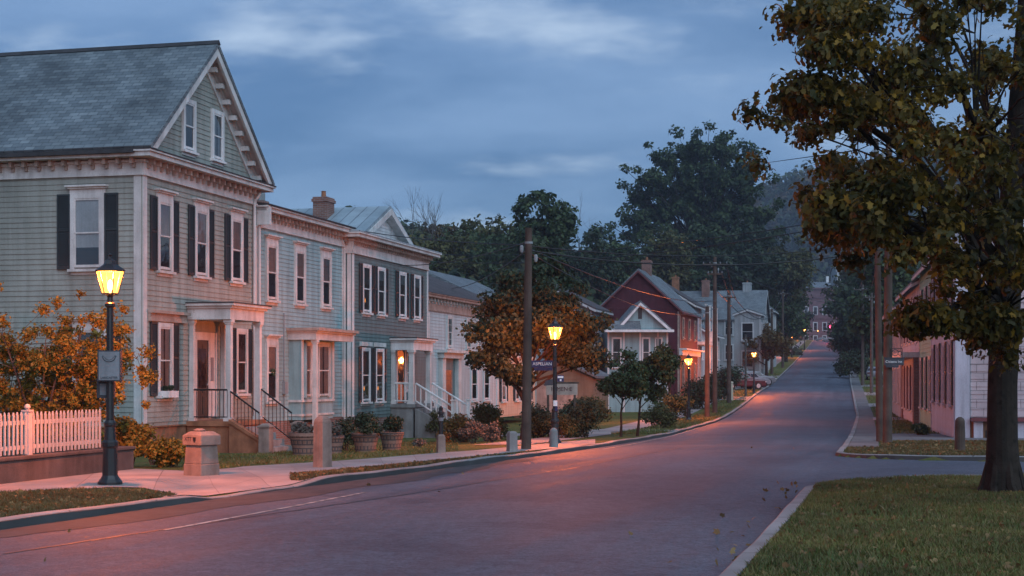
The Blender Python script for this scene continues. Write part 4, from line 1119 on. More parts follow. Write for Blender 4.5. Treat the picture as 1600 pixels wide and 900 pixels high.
for i, (px, d, sc, lab) in enumerate(LAMPS):
    l = lamp0 if i == 0 else copy_tree(lamp0)
    l.location = spot(px, d); l['label'] = lab; l.scale = (sc, sc, sc)
    ld = bpy.data.lights.new('lantern_light', 'POINT'); ld.energy = (950, 440, 600, 650)[i] if i < 4 else 1000; ld.color = (1.0, .175, .028); ld.shadow_soft_size = .05
    lo_ = bpy.data.objects.new('lantern_light', ld); COL.objects.link(lo_); lo_.parent = l; lo_.location = (0, 0, 3.43)
    l.rotation_euler = (0, 0, .3 * i)
# plaque box on the first lamp
L0 = lamp0.location; lamp0.rotation_euler = (0, 0, 0)
pq = thing('plaque_box', 'grey framed plaque with a curved smile emblem, strapped to the near lamp post', 'sign', (L0.x, L0.y, L0.z), R(8))
mb = MB(); mb.box(-.185, -.13, 1.70, .185, -.06, 2.20); mb.box(-.19, -.06, 1.68, -.16, .05, 2.22); mb.box(.16, -.06, 1.68, .19, .05, 2.22); mb.box(-.16, -.058, 1.86, .16, .0, 1.94); mb.build('frame', 'sign_dark', pq)
mb = MB(); mb.box(-.165, -.136, 1.72, .165, -.131, 2.18); mb.build('face', 'sign_grey', pq)
mb = MB(); mb.tube([(.10 * math.cos(a), -.139, 2.10 + .085 * math.sin(a)) for a in [math.pi * (1.02 + .96 * k / 14) for k in range(15)]], .006, 5)
mb.tube([(-.11, -.139, 2.10), (-.10, -.139, 2.112), (-.085, -.139, 2.105)], .005, 5); mb.tube([(.085, -.139, 2.105), (.10, -.139, 2.112), (.115, -.139, 2.10)], .005, 5)
mb.tube([(.07 * math.cos(a), -.139, 2.10 + .055 * math.sin(a)) for a in [math.pi * (1.05 + .9 * k / 14) for k in range(15)]], .003, 5); mb.build('emblem', 'sign_dark', pq)
text_mesh('LANCASTER', .05, 'lettering', 'sign_dark', pq, (0, -.138, 1.755), (R(90), 0, 0))
mbx = thing('meter_box', 'small dark box fixed below the plaque behind the near lamp post', 'box', (L0.x, L0.y, L0.z), R(8))
mb = MB(); mb.box(-.22, .06, 1.42, .06, .22, 1.72); mb.box(-.23, .05, 1.72, .07, .23, 1.74); mb.build('case', 'sign_dark', mbx); mb = MB(); mb.box(-.17, .052, 1.47, .01, .06, 1.66); mb.build('door', 'sign_grey', mbx)
# street name sign and small plate on lamp 2
L1p = [o for o in S.objects if o.name.startswith('street_lamp') and o.get('label', '').startswith('lit street lamp holding')][0].location
ss_ = thing('street_name_sign', 'navy street name sign with white letters on the lamp by the utility pole', 'sign', (L1p.x, L1p.y, L1p.z), R(-6))
mb = MB(); mb.box(-.76, -.085, 2.29, -.06, -.065, 2.50); mb.box(-.62, -.088, 2.20, -.06, -.062, 2.285); mb.build('plate', 'sign_blue', ss_); mb = MB(); mb.box(-.06, -.095, 2.3, .06, -.055, 2.48); mb.build('bracket', 'iron', ss_)
text_mesh('ASPELIAN', .135, 'lettering', 'sign_white', ss_, (-.375, -.089, 2.395), (R(90), 0, 0))
s2 = thing('route_sign', 'small blue and white plate on the right of the second lamp post', 'sign', (L1p.x, L1p.y, L1p.z), R(4))
mb = MB(); mb.box(.06, -.09, 1.86, .26, -.075, 2.06); mb.build('plate', 'sign_blue', s2)
mb = MB(); mb.box(.075, -.096, 1.97, .245, -.0905, 2.03); mb.box(.14, -.096, 1.88, .19, -.0905, 1.94); mb.build('marking', 'sign_white', s2)
s3 = thing('bracket_sign', 'small dark green slanted board on the left of the second lamp post', 'sign', (L1p.x, L1p.y, L1p.z), R(4))
mb = MB(); mb.prism([(-.34, 1.74), (-.06, 1.76), (-.06, 1.94), (-.28, 1.90)], lambda a, p, q: (p, a, q), -.05, -.03); mb.build('plate', 'sign_dark', s3, fix=True)
s4 = thing('notice_sign', 'small white notice taped low on the second lamp post', 'sign', (L1p.x, L1p.y, L1p.z), 0)
mb = MB(); mb.box(-.05, -.10, 1.13, .07, -.09, 1.30); mb.build('plate', 'sign_white', s4)
mb = MB(); mb.box(.0, -.105, .98, .08, -.095, 1.12); mb.build('lower_plate', 'sign_blue', s4)
# hanging shop sign beyond
hs = thing('shop_sign', 'brown wooden shop sign board on two posts beyond the second lamp', 'sign', spot(881, 60), R(10))
mb = MB(); mb.box(-.72, -.03, 1.55, .55, .03, 2.0); mb.build('board', 'rust', hs)
mb = MB(); mb.box(-.68, -.03, 0, -.60, .03, 1.55); mb.box(.40, -.03, 0, .48, .03, 1.55); mb.box(-.76, -.04, 2.0, .6, .04, 2.06); mb.build('post', 'pole', hs)
text_mesh('IMMEN E', .22, 'lettering', 'barn', hs, (-.1, -.036, 1.78), (R(90), 0, 0))

# ---- utility poles
def utility_pole(px, d, h, r, label, lean=(0, 0), arms=(), gear=0, mat='pole'):
    t = thing('utility_pole', label, 'utility pole', spot(px, d), 0, 'wooden utility poles')
    mb = MB(); n = 7
    mb.tube([(lean[0] * k / n, lean[1] * k / n, -.3 + (h + .3) * k / n) for k in range(n + 1)], [r * (1.1 - .35 * k / n) for k in range(n + 1)], 14); mb.build('pole', mat, t, smooth=False)
    if arms:
        mb = MB()
        for z, w in arms:
            mb.box(-w, -.16, z - .05, w, -.06, z + .05)
        mb.build('crossarm', mat, t)
        mb = MB()
        for z, w in arms:
            for k in (-1, -.45, .45, 1): mb.lathe([(.02, z + .05), (.045, z + .08), (.03, z + .12), (.045, z + .15), (.015, z + .18)], 8, (k * (w - .06), -.11, 0))
        mb.build('insulator', 'sign_grey', t)
    if gear:
        mb = MB(); mb.lathe([(.19, h - 1.5), (.2, h - 1.4), (.2, h - .75), (.14, h - .68)], 12, (.33, -.02, 0)); mb.build('transformer', 'greywall', t)
    mb = MB(); mb.lathe([(r * .86, h - .42), (r * .86, h - .36)], 12, (lean[0], lean[1], 0)); mb.lathe([(.03, h - .65), (.05, h - .6), (.05, h - .5), (.03, h - .46)], 8, (lean[0] - r - .06, lean[1] - .06, 0)); mb.lathe([(.03, h - .9), (.05, h - .85), (.05, h - .75), (.03, h - .7)], 8, (lean[0] + r + .06, lean[1] - .06, 0)); mb.build('hardware', 'greywall', t)
    return t
utility_pole(822, 40.0, 5.85, .125, 'short wooden utility pole standing before the street tree', (.07, 0))
utility_pole(1105, 90, 6.6, .15, 'reddish brown pole, nearest of the pole row by the red house')
utility_pole(1117, 97, 10.0, .15, 'tall wooden utility pole with crossarms beside the red house', (0, 0), ((9.5, .8), (8.9, .5)))
utility_pole(1139, 112, 8.3, .16, 'dark utility pole with crossarm before the white verandah house', (0, 0), ((7.8, .5),))
utility_pole(1165, 122, 5.0, .09, 'thin grey pole between the fourth lamp and dark utility pole', (0, 0), (), 0, 'greybark')
utility_pole(1206, 186, 8.0, .18, 'orange lit utility pole beside the yellow lit tree up the street', (0, 0))
utility_pole(1223, 214, 11.0, .18, 'slim pale utility pole past the white gabled house', (0, 0), ((10.4, .7),))
utility_pole(1375, 47.5, 9.5, .105, 'leaning brown utility pole, left of the pair on the grass island', (-.12, 0))
utility_pole(1386.5, 45.5, 9.2, .13, 'thick brown utility pole carrying the black bracket sign, right of the pair', (.05, 0))
utility_pole(1348, 150, 10.0, .16, 'grey utility pole with crossarm before the dark trees on the right', (0, 0), ((9.5, .9),), 0, 'greybark')
utility_pole(1362, 128, 8.5, .13, 'thin grey utility pole behind the brown pair on the right', (0, 0), ((8.1, .6),), 0, 'greybark')
# bracket sign on the right pole
bs = thing('bracket_sign', 'dark hanging sign with pale lettering and iron scroll on the right utility pole', 'sign', spot(1386.5, 45.5), R(-4))
mb = MB(); mb.box(-.16, -.24, 2.36, .54, -.20, 2.60); mb.box(-.18, -.25, 2.60, .57, -.19, 2.63); mb.box(-.1, -.24, 2.28, .36, -.20, 2.355); mb.build('board', 'sign_dark', bs)
text_mesh('Citizens Inn', .125, 'lettering', 'sign_white', bs, (.18, -.243, 2.48), (R(90), 0, 0))
mb = MB(); mb.tube([(.10, -.15, 2.64), (.1, -.15, 2.95), (.5, -.15, 2.95)], .015, 5); mb.tube([(.25 + .11 * math.cos(a), -.15, 2.80 + .11 * math.sin(a)) for a in [k * .35 for k in range(19)]], .012, 5); mb.tube([(.42 + .07 * math.cos(a), -.15, 2.78 + .07 * math.sin(a)) for a in [k * .4 for k in range(17)]], .012, 5); mb.tube([(.5, -.15, 2.95), (.5, -.15, 2.63)], .012, 5); mb.build('scroll_bracket', 'iron', bs)

bs.scale = (.82, 1, .85); bs.location.z += .35
# ---- wires
def wire(a, b, sag, label, r=.016):
    a, b = Vector(a), Vector(b)
    pts = [a.lerp(b, k / 16) + Vector((0, 0, -4 * sag * (k / 16) * (1 - k / 16))) for k in range(17)]
    mb = MB(); mb.tube(pts, r, 5, 0, False); o = mb.build('overhead_wire', 'wire'); tag(o, label, 'wire', 'overhead wires')
def pt(px, d, py): return (at(px, d), d, CAMZ + (HOR - py) * d / F_PX)
TP = pt(824, 40, 383)
wire(TP, pt(520, 62, 352), .15, 'overhead wire from the short pole up towards the dark green house roof')
wire(pt(824, 40, 378), pt(560, 75, 402), .5, 'sagging wire from the short pole behind the dark green house')
wire(pt(824, 40, 390), pt(700, 80, 450), .3, 'wire from the short pole down to the brown roofed house')
wire(pt(824, 40, 384), pt(1375, 47.4, 378), .35, 'long low wire from the short pole across the street to the right poles')
wire(pt(824, 40, 391), pt(1386, 45.4, 388), .45, 'lower long wire from the short pole across the street', .02)
wire(pt(826, 40, 388), pt(1117, 97, 470), .5, 'sagging cable from the short pole to the tall pole by the red house', .017)
wire(pt(826, 40, 394), pt(1117, 97, 482), .9, 'second sagging cable from the short pole to the tall pole', .015)
wire(pt(470, 90, 372), pt(1376, 47.4, 330), 1.2, 'high wire crossing the sky before the wooded hill')
wire(pt(470, 90, 380), pt(1386, 45.4, 338), 1.3, 'second high wire crossing just below the first')
wire(pt(1117, 97, 413), pt(1348, 150, 475), .8, 'wire from the tall pole across the street to the right trees')
for q, pyy in ((-.75, 412), (.75, 412), (.4, 424)): wire((at(1117, 97) + q, 97, CAMZ + (HOR - pyy) * 97 / F_PX), (at(1139, 112) + q * .6, 112, P(112) + 7.9), .25, 'short wire between the two crossarm poles by the verandah house', .02)
for q in (-.4, .4): wire((at(1139, 112) + q, 112, P(112) + 7.9), (at(1206, 186) + q, 186, H(at(1206, 186), 186) + 7.6), 1.2, 'long wire running up the left side of the street', .03)
wire((at(1206, 186), 186, H(at(1206, 186), 186) + 7.6), (at(1223, 214), 214, H(at(1223, 214), 214) + 10.4), .3, 'wire from the lit pole to the slim pale pole', .03)
for q in (-.6, .6): wire((at(1348, 150) + q, 150, H(at(1348, 150), 150) + 9.6), (at(1386, 45.5) + q * .2, 45.5, 8.4), 1.3, 'wire running along the right side of the street', .02)

# ---- stone posts, bollards, planters
p = spot(315, 27.2)
t = thing('stone_pillar', 'squat square granite pillar with heavy cap and carved marks on the pavement', 'stone pillar', p, R(-35))
mb = MB(); mb.obox((0, 0), .225, .225, -.15, .22); mb.build('plinth', 'granite', t, bevel=.012)
mb = MB(); mb.obox((0, 0), .215, .215, .221, .555, 0, .92); mb.build('shaft', 'granite', t, bevel=.012)
mb = MB(); mb.obox((0, 0), .24, .24, .556, .73); mb.obox((0, 0), .24, .24, .73, .80, 0, .62); mb.lathe([(.10, .80), (.12, .82), (.05, .85)], 8, (-.05, 0, 0)); mb.build('cap', 'granite', t, bevel=.012)
k = MB(); k.prism([(-.03, .70), (.045, .70), (.045, .65), (.01, .60), (-.02, .64)], lambda a, p_, q: (p_ + .06, a, q), -.2445, -.2405); k.build('carving', 'iron', t, fix=True)
text_mesh('XTT', .10, 'lettering', 'sign_dark', t, (-.09, -.2405, .665), (R(90), 0, 0), .003)
p = spot(504, 29.8)
t = thing('stone_post', 'tall square stone post with rounded top on the verge before the canopy', 'stone post', p, R(-38))
mb = MB(); mb.obox((0, 0), .135, .135, -.1, .90, 0, .93); mb.obox((0, 0), .125, .125, .90, .95, 0, .9); mb.obox((0, 0), .112, .112, .95, 1.0, 0, .75); mb.obox((0, 0), .084, .084, 1.0, 1.03, 0, .5)
for q in (-.05, .05): mb.obox((q, -.13), .012, .008, .1, .86)
mb.build('shaft', 'granite', t, bevel=.012)
for px, d, h, w, lab, mt in ((800, 38.3, .48, .115, 'short pale stone bollard just left of the short utility pole', 'cement'), (865, 42.0, .50, .125, 'short round topped stone bollard at the foot of the second lamp', 'cement'),
                             (1500, 38.5, .84, .135, 'weathered brown post standing on the grass island by the pink house', 'pole')):
    t = thing('bollard', lab, 'bollard', spot(px, d), .4)
    mb = MB()
    if px < 850: mb.obox((0, 0), w, w, -.1, h, 0, .92); mb.obox((0, 0), w * .9, w * .9, h, h + .04, 0, .7)
    else: mb.lathe([(w, -.1), (w * .97, h * .5), (w * .88, h - .05), (w * .7, h), (w * .3, h + .04)], 14)
    mb.build('shaft', mt, t, bevel=.01 if px < 850 else 0)
t = thing('hitching_post', 'black iron post set in a brown stone base beside the white stoop', 'post', spot(689, 37.2), .3)
mb = MB(); mb.obox((0, 0), .10, .10, -.1, .42, 0, .9); mb.obox((0, 0), .085, .085, .42, .47, 0, .7); mb.build('base', 'granite', t, bevel=.01)
mb = MB(); mb.lathe([(.055, .47), (.055, .95), (.075, .97), (.075, 1.02), (.05, 1.05), (.055, 1.12), (.02, 1.16)], 12); mb.build('pipe', 'iron', t)
mb = MB(); mb.lathe([(.064, .80), (.064, .88)], 12); mb.build('ring', 'sign_grey', t)
t = thing('marker_post', 'small pale post beside the dark shrubs before the parked cars', 'post', spot(1142, 116), 0)
mb = MB(); mb.obox((0, 0), .16, .16, -.1, 1.35, 0, .9); mb.obox((0, 0), .19, .19, 1.35, 1.45, 0, .6); mb.build('shaft', 'peach', t)

# ---- retaining wall and picket fence
def fl(u, y): q = frame(u, y); return (q.x, q.y)
uA, uB, yw = -27.0, -10.8, -5.5
w0 = fl(uA, yw)
t = thing('retaining_wall', 'low dark concrete wall under the white picket fence', 'wall', (w0[0], w0[1], 0), ANG)
mb = MB(); mb.box(0, 0, -.3, uB - uA, .30, .47); mb.box(-.02, -.03, .471, uB - uA + .03, .33, .53); mb.build('wall_body', 'darkwall', t, bevel=.012)
fn = thing('picket_fence', 'white wooden picket fence standing on the low concrete wall', 'fence', (w0[0], w0[1], .53), ANG)
Lf = 15.2
mb = MB(); mb.box(0, .16, .10, Lf, .20, .17); mb.box(0, .16, .52, Lf, .20, .59); mb.build('rail', 'fencewhite', fn)
pick = None; npk = 0
us = [Lf - .03 - .125 * k for k in range(100)]
mb = MB(); a = .024
mb.prism([(-a, .02), (a, .02), (a, .68), (0, .735), (-a, .68)], lambda q, p_, r: (p_, q, r), .135, .158); pick = mb.build('picket', 'fencewhite', fn, fix=True); pick.location = (us[0], 0, 0)
for u in us[1:]:
    c = pick.copy(); COL.objects.link(c); c.location = (u, 0, rnd.uniform(-.006, .006)); c.rotation_euler = (0, rnd.uniform(-.012, .012), 0)
for u in (Lf - 2.45, Lf - 5.2, Lf - 7.9):
    mb = MB(); mb.box(u - .06, .10, -.02, u + .06, .22, .74); mb.box(u - .075, .085, .74, u + .075, .235, .77); mb.lathe([(.03, .77), (.055, .81), (.045, .85), (.01, .87)], 10, (u, .16, 0)); mb.build('fence_post', 'fencewhite', fn)

# ---- planters
def planter(px, d, r, h, lab, round_=True):
    t = thing('stone_planter', lab, 'planter', spot(px, d), 0, 'stone planters before the row houses')
    mb = MB(); mb.lathe([(r * .72, -.1), (r * .82, h * .35), (r * .98, h * .8), (r * 1.06, h * .86), (r * 1.06, h), (r * .9, h), (r * .86, h - .06)], 18); mb.build('pot', 'pot', t)
    return (at(px, d), d, H(at(px, d), d) + h - .06)
PL = [planter(571, 43.2, .38, .56, 'round fieldstone planter under the middle dark green bush'), planter(612, 44.6, .35, .54, 'round fieldstone planter nearest the white stoop'),
      planter(476, 41.3, .42, .62, 'wide fieldstone planter beside the stone newel of the first porch'), planter(521, 42.5, .30, .52, 'small fieldstone planter behind the tall stone post')]

# ---- cars
def car(name, label, px, d, ang, paint_, van=0, tail=False, z=None):
    t = thing(name, label, 'car', spot(px, d, .02), ang, 'parked cars')
    W = .88; top = 1.42 if not van else 1.75
    mb = MB(); lower = [(-2.15, .32), (-2.2, .55), (-2.15, .82), (-1.9, .92), (1.0, .98), (1.95, .82), (2.2, .62), (2.2, .36), (2.1, .28), (-2.05, .28)]
    n = len(lower); a = [(p_, -W * (.93 if q < .4 or q > .9 else 1), q) for p_, q in lower]; b = [(x_, -y_, z_) for x_, y_, z_ in a]
    mb.v = a + b; mb.f = [tuple(range(n)), tuple(range(n, 2 * n))[::-1]] + [(k, n + k, n + (k + 1) % n, (k + 1) % n) for k in range(n)]; mb.m = [0] * len(mb.f)
    body = mb.build('body', paint_, t, fix=True, bevel=.06)
    mb = MB(); r0, r1 = (-1.75, -1.35) if not van else (-2.05, -1.9)
    cab = [(r0, .90), (1.05, .96), (.35, top - .04), (-.2, top), (r1 + .25, top - .02), (r1, top - .10)]
    n = len(cab); a = [(p_, -W * (.95 if q < 1 else .74), q) for p_, q in cab]; b = [(x_, -y_, z_) for x_, y_, z_ in a]
    mb.v = a + b; mb.f = [tuple(range(n)), tuple(range(n, 2 * n))[::-1]] + [(k, n + k, n + (k + 1) % n, (k + 1) % n) for k in range(n)]; mb.m = [0] * len(mb.f)
    mb.build('cabin', paint_, t, fix=True, bevel=.05)
    mb = MB()
    for s_ in (-1, 1):
        for x0_, x1_ in ((-1.3, -.35), (-.28, .62)):
            yy = lambda z: s_ * (W * (.95 - .21 * (z - .94) / (top - .98)) + .012)
            mb.poly([(x0_, yy(1.0), 1.0), (x1_, yy(1.0), 1.0), (min(x1_, .42), yy(top - .12), top - .12), (x0_ + (.12 if x0_ < -1 else 0), yy(top - .12), top - .12)])
    for xa_, xb_ in ((1.04, .40), (r0 + .02, r1 + .02)):
        sgn = .015 if xa_ > 0 else -.015
        mb.poly([(xa_ + sgn, -.74, 1.0), (xa_ + sgn, .74, 1.0), (xb_ + sgn, .6, top - .12), (xb_ + sgn, -.6, top - .12)])
    mb.build('car_window', 'carglass', t)
    for x_ in (-1.35, 1.35):
        for s_ in (-1, 1):
            w_ = MB(); w_.tube([(x_, s_ * .70, .33), (x_, s_ * .90, .33)], [.33, .33], 16); wo = w_.build('wheel', 'tyre', t)
            w_ = MB(); w_.tube([(x_, s_ * .90, .33), (x_, s_ * .912, .33)], [.20, .17], 12); w_.build('rim', 'chrome', wo)
    for s_ in (-1, 1):
        w_ = MB(); w_.box(2.12, s_ * .60 - .17, .60, 2.215, s_ * .60 + .17, .74); w_.build('headlight', 'headlamp', t)
        w_ = MB(); w_.box(-2.215, s_ * .64 - .14, .64, -2.12, s_ * .64 + .14, .80); w_.build('tail_light', 'taillamp' if tail else 'car_red', t)
    return t
car('parked_car', 'dark red car parked on the left driveway by the shrubs', 1157, 137, R(20), 'car_red')
car('parked_car', 'white car parked in the driveway behind the red one', 1168, 143, R(35), 'car_white')
car('parked_car', 'silver car on the left driveway nearest the lit lamp', 1176, 150, R(20), 'car_silver')
car('parked_van', 'dark blue van parked behind the red car by the grey wall', 1158, 151, R(10), 'car_dark', 1)
car('parked_car', 'pale pinkish car standing at the top of the street, left of the pair', 1283, 540, R(170), 'car_white', 0, True)
car('parked_car', 'grey car at the top of the street under the red signal', 1295, 530, R(175), 'car_silver', 0, True)
car('parked_car', 'white car half hidden by the right hand trees up the street', 1366, 168, R(78), 'car_white')

# ---- traffic signal
p = spot(1305, 505)
t = thing('traffic_signal', 'glowing red traffic signal hanging over the top of the street', 'traffic light', p, 0)
mb = MB(); mb.tube([(0, 0, -.3), (0, 0, 6.6)], .12, 10); mb.tube([(0, 0, 6.4), (-1.6, 0, 6.8)], .07, 8); mb.build('mast', 'iron', t)
mb = MB(); mb.box(-1.85, -.15, 4.3, -1.2, .15, 5.95); mb.build('housing', 'iron', t)
for z_, m_ in ((5.35, 'redlight'), (4.95, 'deadglass'), (4.6, 'deadglass')):
    g = MB(); g.tube([(-1.525, -.152, z_), (-1.525, -.20, z_)], [.48 if m_ == 'redlight' else .16] * 2, 14); g.build('lens', m_, t)
ld = bpy.data.lights.new('signal_light', 'POINT'); ld.energy = 900; ld.color = (1, .03, .06); ld.shadow_soft_size = .15
lo_ = bpy.data.objects.new('signal_light', ld); COL.objects.link(lo_); lo_.parent = t; lo_.location = (-1.525, -.6, 5.35)

# ------------------------------------------------------------------ vegetation
def mesh_np(name, verts, nper, mat):
    """verts (n*nper,3): n polygons of nper vertices each"""
    n = len(verts) // nper
    me = bpy.data.meshes.new(name)
    me.vertices.add(n * nper); me.vertices.foreach_set('co', verts.astype(np.float32).ravel())
    me.loops.add(n * nper); me.loops.foreach_set('vertex_index', np.arange(n * nper, dtype=np.int32))
    me.polygons.add(n); me.polygons.foreach_set('loop_start', np.arange(0, n * nper, nper, dtype=np.int32))
    me.polygons.foreach_set('loop_total', np.full(n, nper, dtype=np.int32))
    me.update(calc_edges=True); me.materials.append(M[mat])
    return me

DIA = np.array([(0, -.5, 0), (.33, -.05, .06), (0, .55, 0), (-.33, .02, .06)])
MAP = np.array([(0, -.55, 0), (.16, -.22, .03), (.52, -.18, .0), (.27, .10, .05), (.34, .42, 0), (.0, .62, -.05), (-.34, .42, 0), (-.27, .10, .05), (-.52, -.18, 0), (-.16, -.22, .03)])
CLU = np.array([(0, -.5, 0), (.25, -.3, .1), (.5, .05, -.05), (.2, .2, .1), (.05, .55, 0), (-.22, .25, .1), (-.5, .1, -.05), (-.2, -.15, .08)])
def leaves(rng, cen, rad, cnt, size, tmpl, droop=.3, shell=.5, flat=.8):
    cen, rad, cnt = np.asarray(cen, float), np.asarray(rad, float), np.asarray(cnt, int)
    c = np.repeat(cen, cnt, 0); r = np.repeat(rad, cnt)
    n = len(c)
    v = rng.normal(size=(n, 3)); v /= np.linalg.norm(v, axis=1)[:, None]
    rr = r * (shell + (1 - shell) * rng.random(n)) * rng.random(n) ** .25
    pos = c + v * rr[:, None] * np.array([1, 1, flat])
    nrm = v * .6 + rng.normal(size=(n, 3)) * .6 + np.array([0, 0, .45]); nrm /= np.linalg.norm(nrm, axis=1)[:, None]
    d = rng.normal(size=(n, 3)) + np.array([0, 0, -droop * 2]) + v * .6
    d -= nrm * (d * nrm).sum(1)[:, None]; d /= np.linalg.norm(d, axis=1)[:, None]
    s = np.cross(d, nrm)
    L = size * (.6 + .8 * rng.random(n))
    t = tmpl[None] * L[:, None, None]
    w = pos[:, None] + t[..., 0:1] * s[:, None] + t[..., 1:2] * d[:, None] + t[..., 2:3] * nrm[:, None]
    return w.reshape(-1, 3)

def branches(rng, mb, base, crowns, r0, nl=9, sub=3, n=7, fork=.4, twigs=0):
    """trunk with limbs that reach into the crown ellipsoids; returns leaf cluster centres"""
    base = np.array(base, float)
    tops = []
    c0 = np.array(crowns[0][0], float)
    H0 = c0[2] - base[2]
    fz = base[2] + H0 * fork
    k = 6
    trunk = [base + np.array([0, 0, -.2])]
    tip = np.array([c0[0], c0[1], c0[2] + crowns[0][1][2] * .55])
    for i in range(1, k + 1):
        t = i / k
        p = base * (1 - t) + tip * t; w = .03 * H0 * math.sin(t * 5 + rng.random() * 2)
        p = p + np.array([(base[0] - p[0]) * .4 * (1 - t), (base[1] - p[1]) * .4 * (1 - t), 0]) + np.array([w * rng.normal(), w * rng.normal(), 0]) * .5
        trunk.append(p)
    rad = [r0 * 1.25] + [r0 * (1 - .82 * (i / k) ** .9) for i in range(1, k + 1)]
    mb.tube(trunk, rad, 10)
    trunk = np.array(trunk)
    for cc, cr in crowns:
        cc, cr = np.array(cc, float), np.array(cr, float)
        m = max(3, int(nl * (np.prod(cr) / np.prod(crowns[0][1])) ** .4))
        for j in range(m):
            th = 2 * math.pi * (j / m) + rng.random() * .8
            ph = rng.uniform(-.55, 1.0)
            tgt = cc + cr * np.array([math.cos(th) * math.cos(ph), math.sin(th) * math.cos(ph), math.sin(ph)]) * rng.uniform(.72, .95)
            s = np.clip((tgt[2] - base[2]) / (tip[2] - base[2]) * rng.uniform(.45, .75), fork * .7, .95)
            i = s * k; a = int(min(i, k - 1)); st = trunk[a] + (trunk[a + 1] - trunk[a]) * (i - a)
            rs = r0 * (1 - .82 * s ** .9) * .55
            mid = st * .45 + tgt * .55 + np.array([0, 0, .12 * np.linalg.norm(tgt - st)]) * rng.uniform(-.3, 1)
            pts = [st * (1 - t) ** 2 + mid * 2 * t * (1 - t) + tgt * t * t for t in (0, .2, .4, .6, .8, 1)]
            mb.tube(pts, [rs * (1 - .85 * q) for q in (0, .2, .4, .6, .8, 1)], 6)
            tops.append(tgt)
            for q in range(sub):
                t = rng.uniform(.35, .9); b0 = st * (1 - t) ** 2 + mid * 2 * t * (1 - t) + tgt * t * t
                dv = rng.normal(size=3); dv /= np.linalg.norm(dv); e = b0 + dv * cr * .38 + np.array([0, 0, .1])
                dd = (e - cc) / cr; l = np.linalg.norm(dd)
                if l > 1: e = cc + dd / l * cr
                m2 = (b0 + e) / 2 + np.array([0, 0, .05 * cr[2]])
                mb.tube([b0, m2, e], [rs * .4, rs * .25, rs * .08], 5)
                tops += [e, m2 * .5 + e * .5]
    return tops

def tree(name, label, cat, base, crowns, r0, nleaf, size, mat, seed, bark='bark', nl=9, sub=3, crad=.30, tmpl=DIA, group=None, fork=.4, local=True, lowfill=0):
    rng = np.random.default_rng(seed)
    t = thing(name, label, cat, base, 0, group)
    cr = [(tuple(np.array(c) - np.array(base)), r) for c, r in crowns]
    mb = MB(); tops = branches(rng, mb, (0, 0, 0), cr, r0, nl, sub, fork=fork)
    mb.build('trunk', bark, t)
    R0 = np.mean(crowns[0][1])
    rad = R0 * crad * (.6 + .8 * rng.random(len(tops)))
    w = rad ** 2; cnt = np.maximum(3, (nleaf * w / w.sum())).astype(int)
    v = leaves(rng, tops, rad, cnt, size, tmpl)
    me = mesh_np('crown', v, len(tmpl), mat)
    o = bpy.data.objects.new('crown', me); COL.objects.link(o); o.parent = t
    return t

def blob_bush(name, label, cat, base, rx, ry, rz, n, size, mat, seed, group=None, tmpl=DIA, lift=.55, lumps=9, stems=5):
    rng = np.random.default_rng(seed)
    t = thing(name, label, cat, base, 0, group)
    cen, rad = [], []
    for k in range(lumps):
        a = rng.random() * 6.28; q = rng.random() ** .5 * .62; z = rng.uniform(.25, .95)
        f = math.sqrt(max(.15, 1 - ((z - .35) / .75) ** 2))
        cen.append((math.cos(a) * q * rx * f, math.sin(a) * q * ry * f, rz * 2 * lift * z * .9)); rad.append(min(rx, ry, rz) * rng.uniform(.38, .6))
    cen.append((0, 0, rz * .7)); rad.append(min(rx, ry, rz) * .75)
    w = np.array(rad) ** 2; cnt = (n * w / w.sum()).astype(int)
    v = leaves(rng, cen, rad, cnt, size, tmpl, .1, .35, .85)
    v = v[:len(v) // len(tmpl) * len(tmpl)]
    v[:, 2] = np.maximum(v[:, 2], -.02)
    o = bpy.data.objects.new('foliage', mesh_np('foliage', v, len(tmpl), mat)); COL.objects.link(o); o.parent = t
    mb = MB()
    for k in range(stems):
        c = cen[k % len(cen)]; mb.tube([(c[0] * .2, c[1] * .2, -.05), (c[0] * .6, c[1] * .6, c[2] * .5), c], [.02, .014, .006], 5)
    mb.build('stem', 'greybark', t)
    return t

def bare_tree(label, base, h, spread, seed, r0=.2, depth=5):
    rng = np.random.default_rng(seed)
    t = thing('bare_tree', label, 'tree', base, 0)
    mb = MB()
    def rec(p, d, L, r, k):
        q = p + d * L
        m = (p + q) / 2 + rng.normal(size=3) * L * .05
        mb.tube([p, m, q], [r, r * .8, r * .62], 6 if k > 2 else 4, 0, False)
        if k == 0: return
        for _ in range(2 if rng.random() < .45 else 3):
            e = d + rng.normal(size=3) * spread + np.array([0, 0, .12]); e /= np.linalg.norm(e)
            rec(q if rng.random() < .7 else m, e, L * rng.uniform(.58, .85), r * .55, k - 1)
    rec(np.array([0, 0, -.2]), np.array([0, 0, 1.0]), h * .30, r0, depth)
    mb.build('trunk', 'greybark', t)
    return t

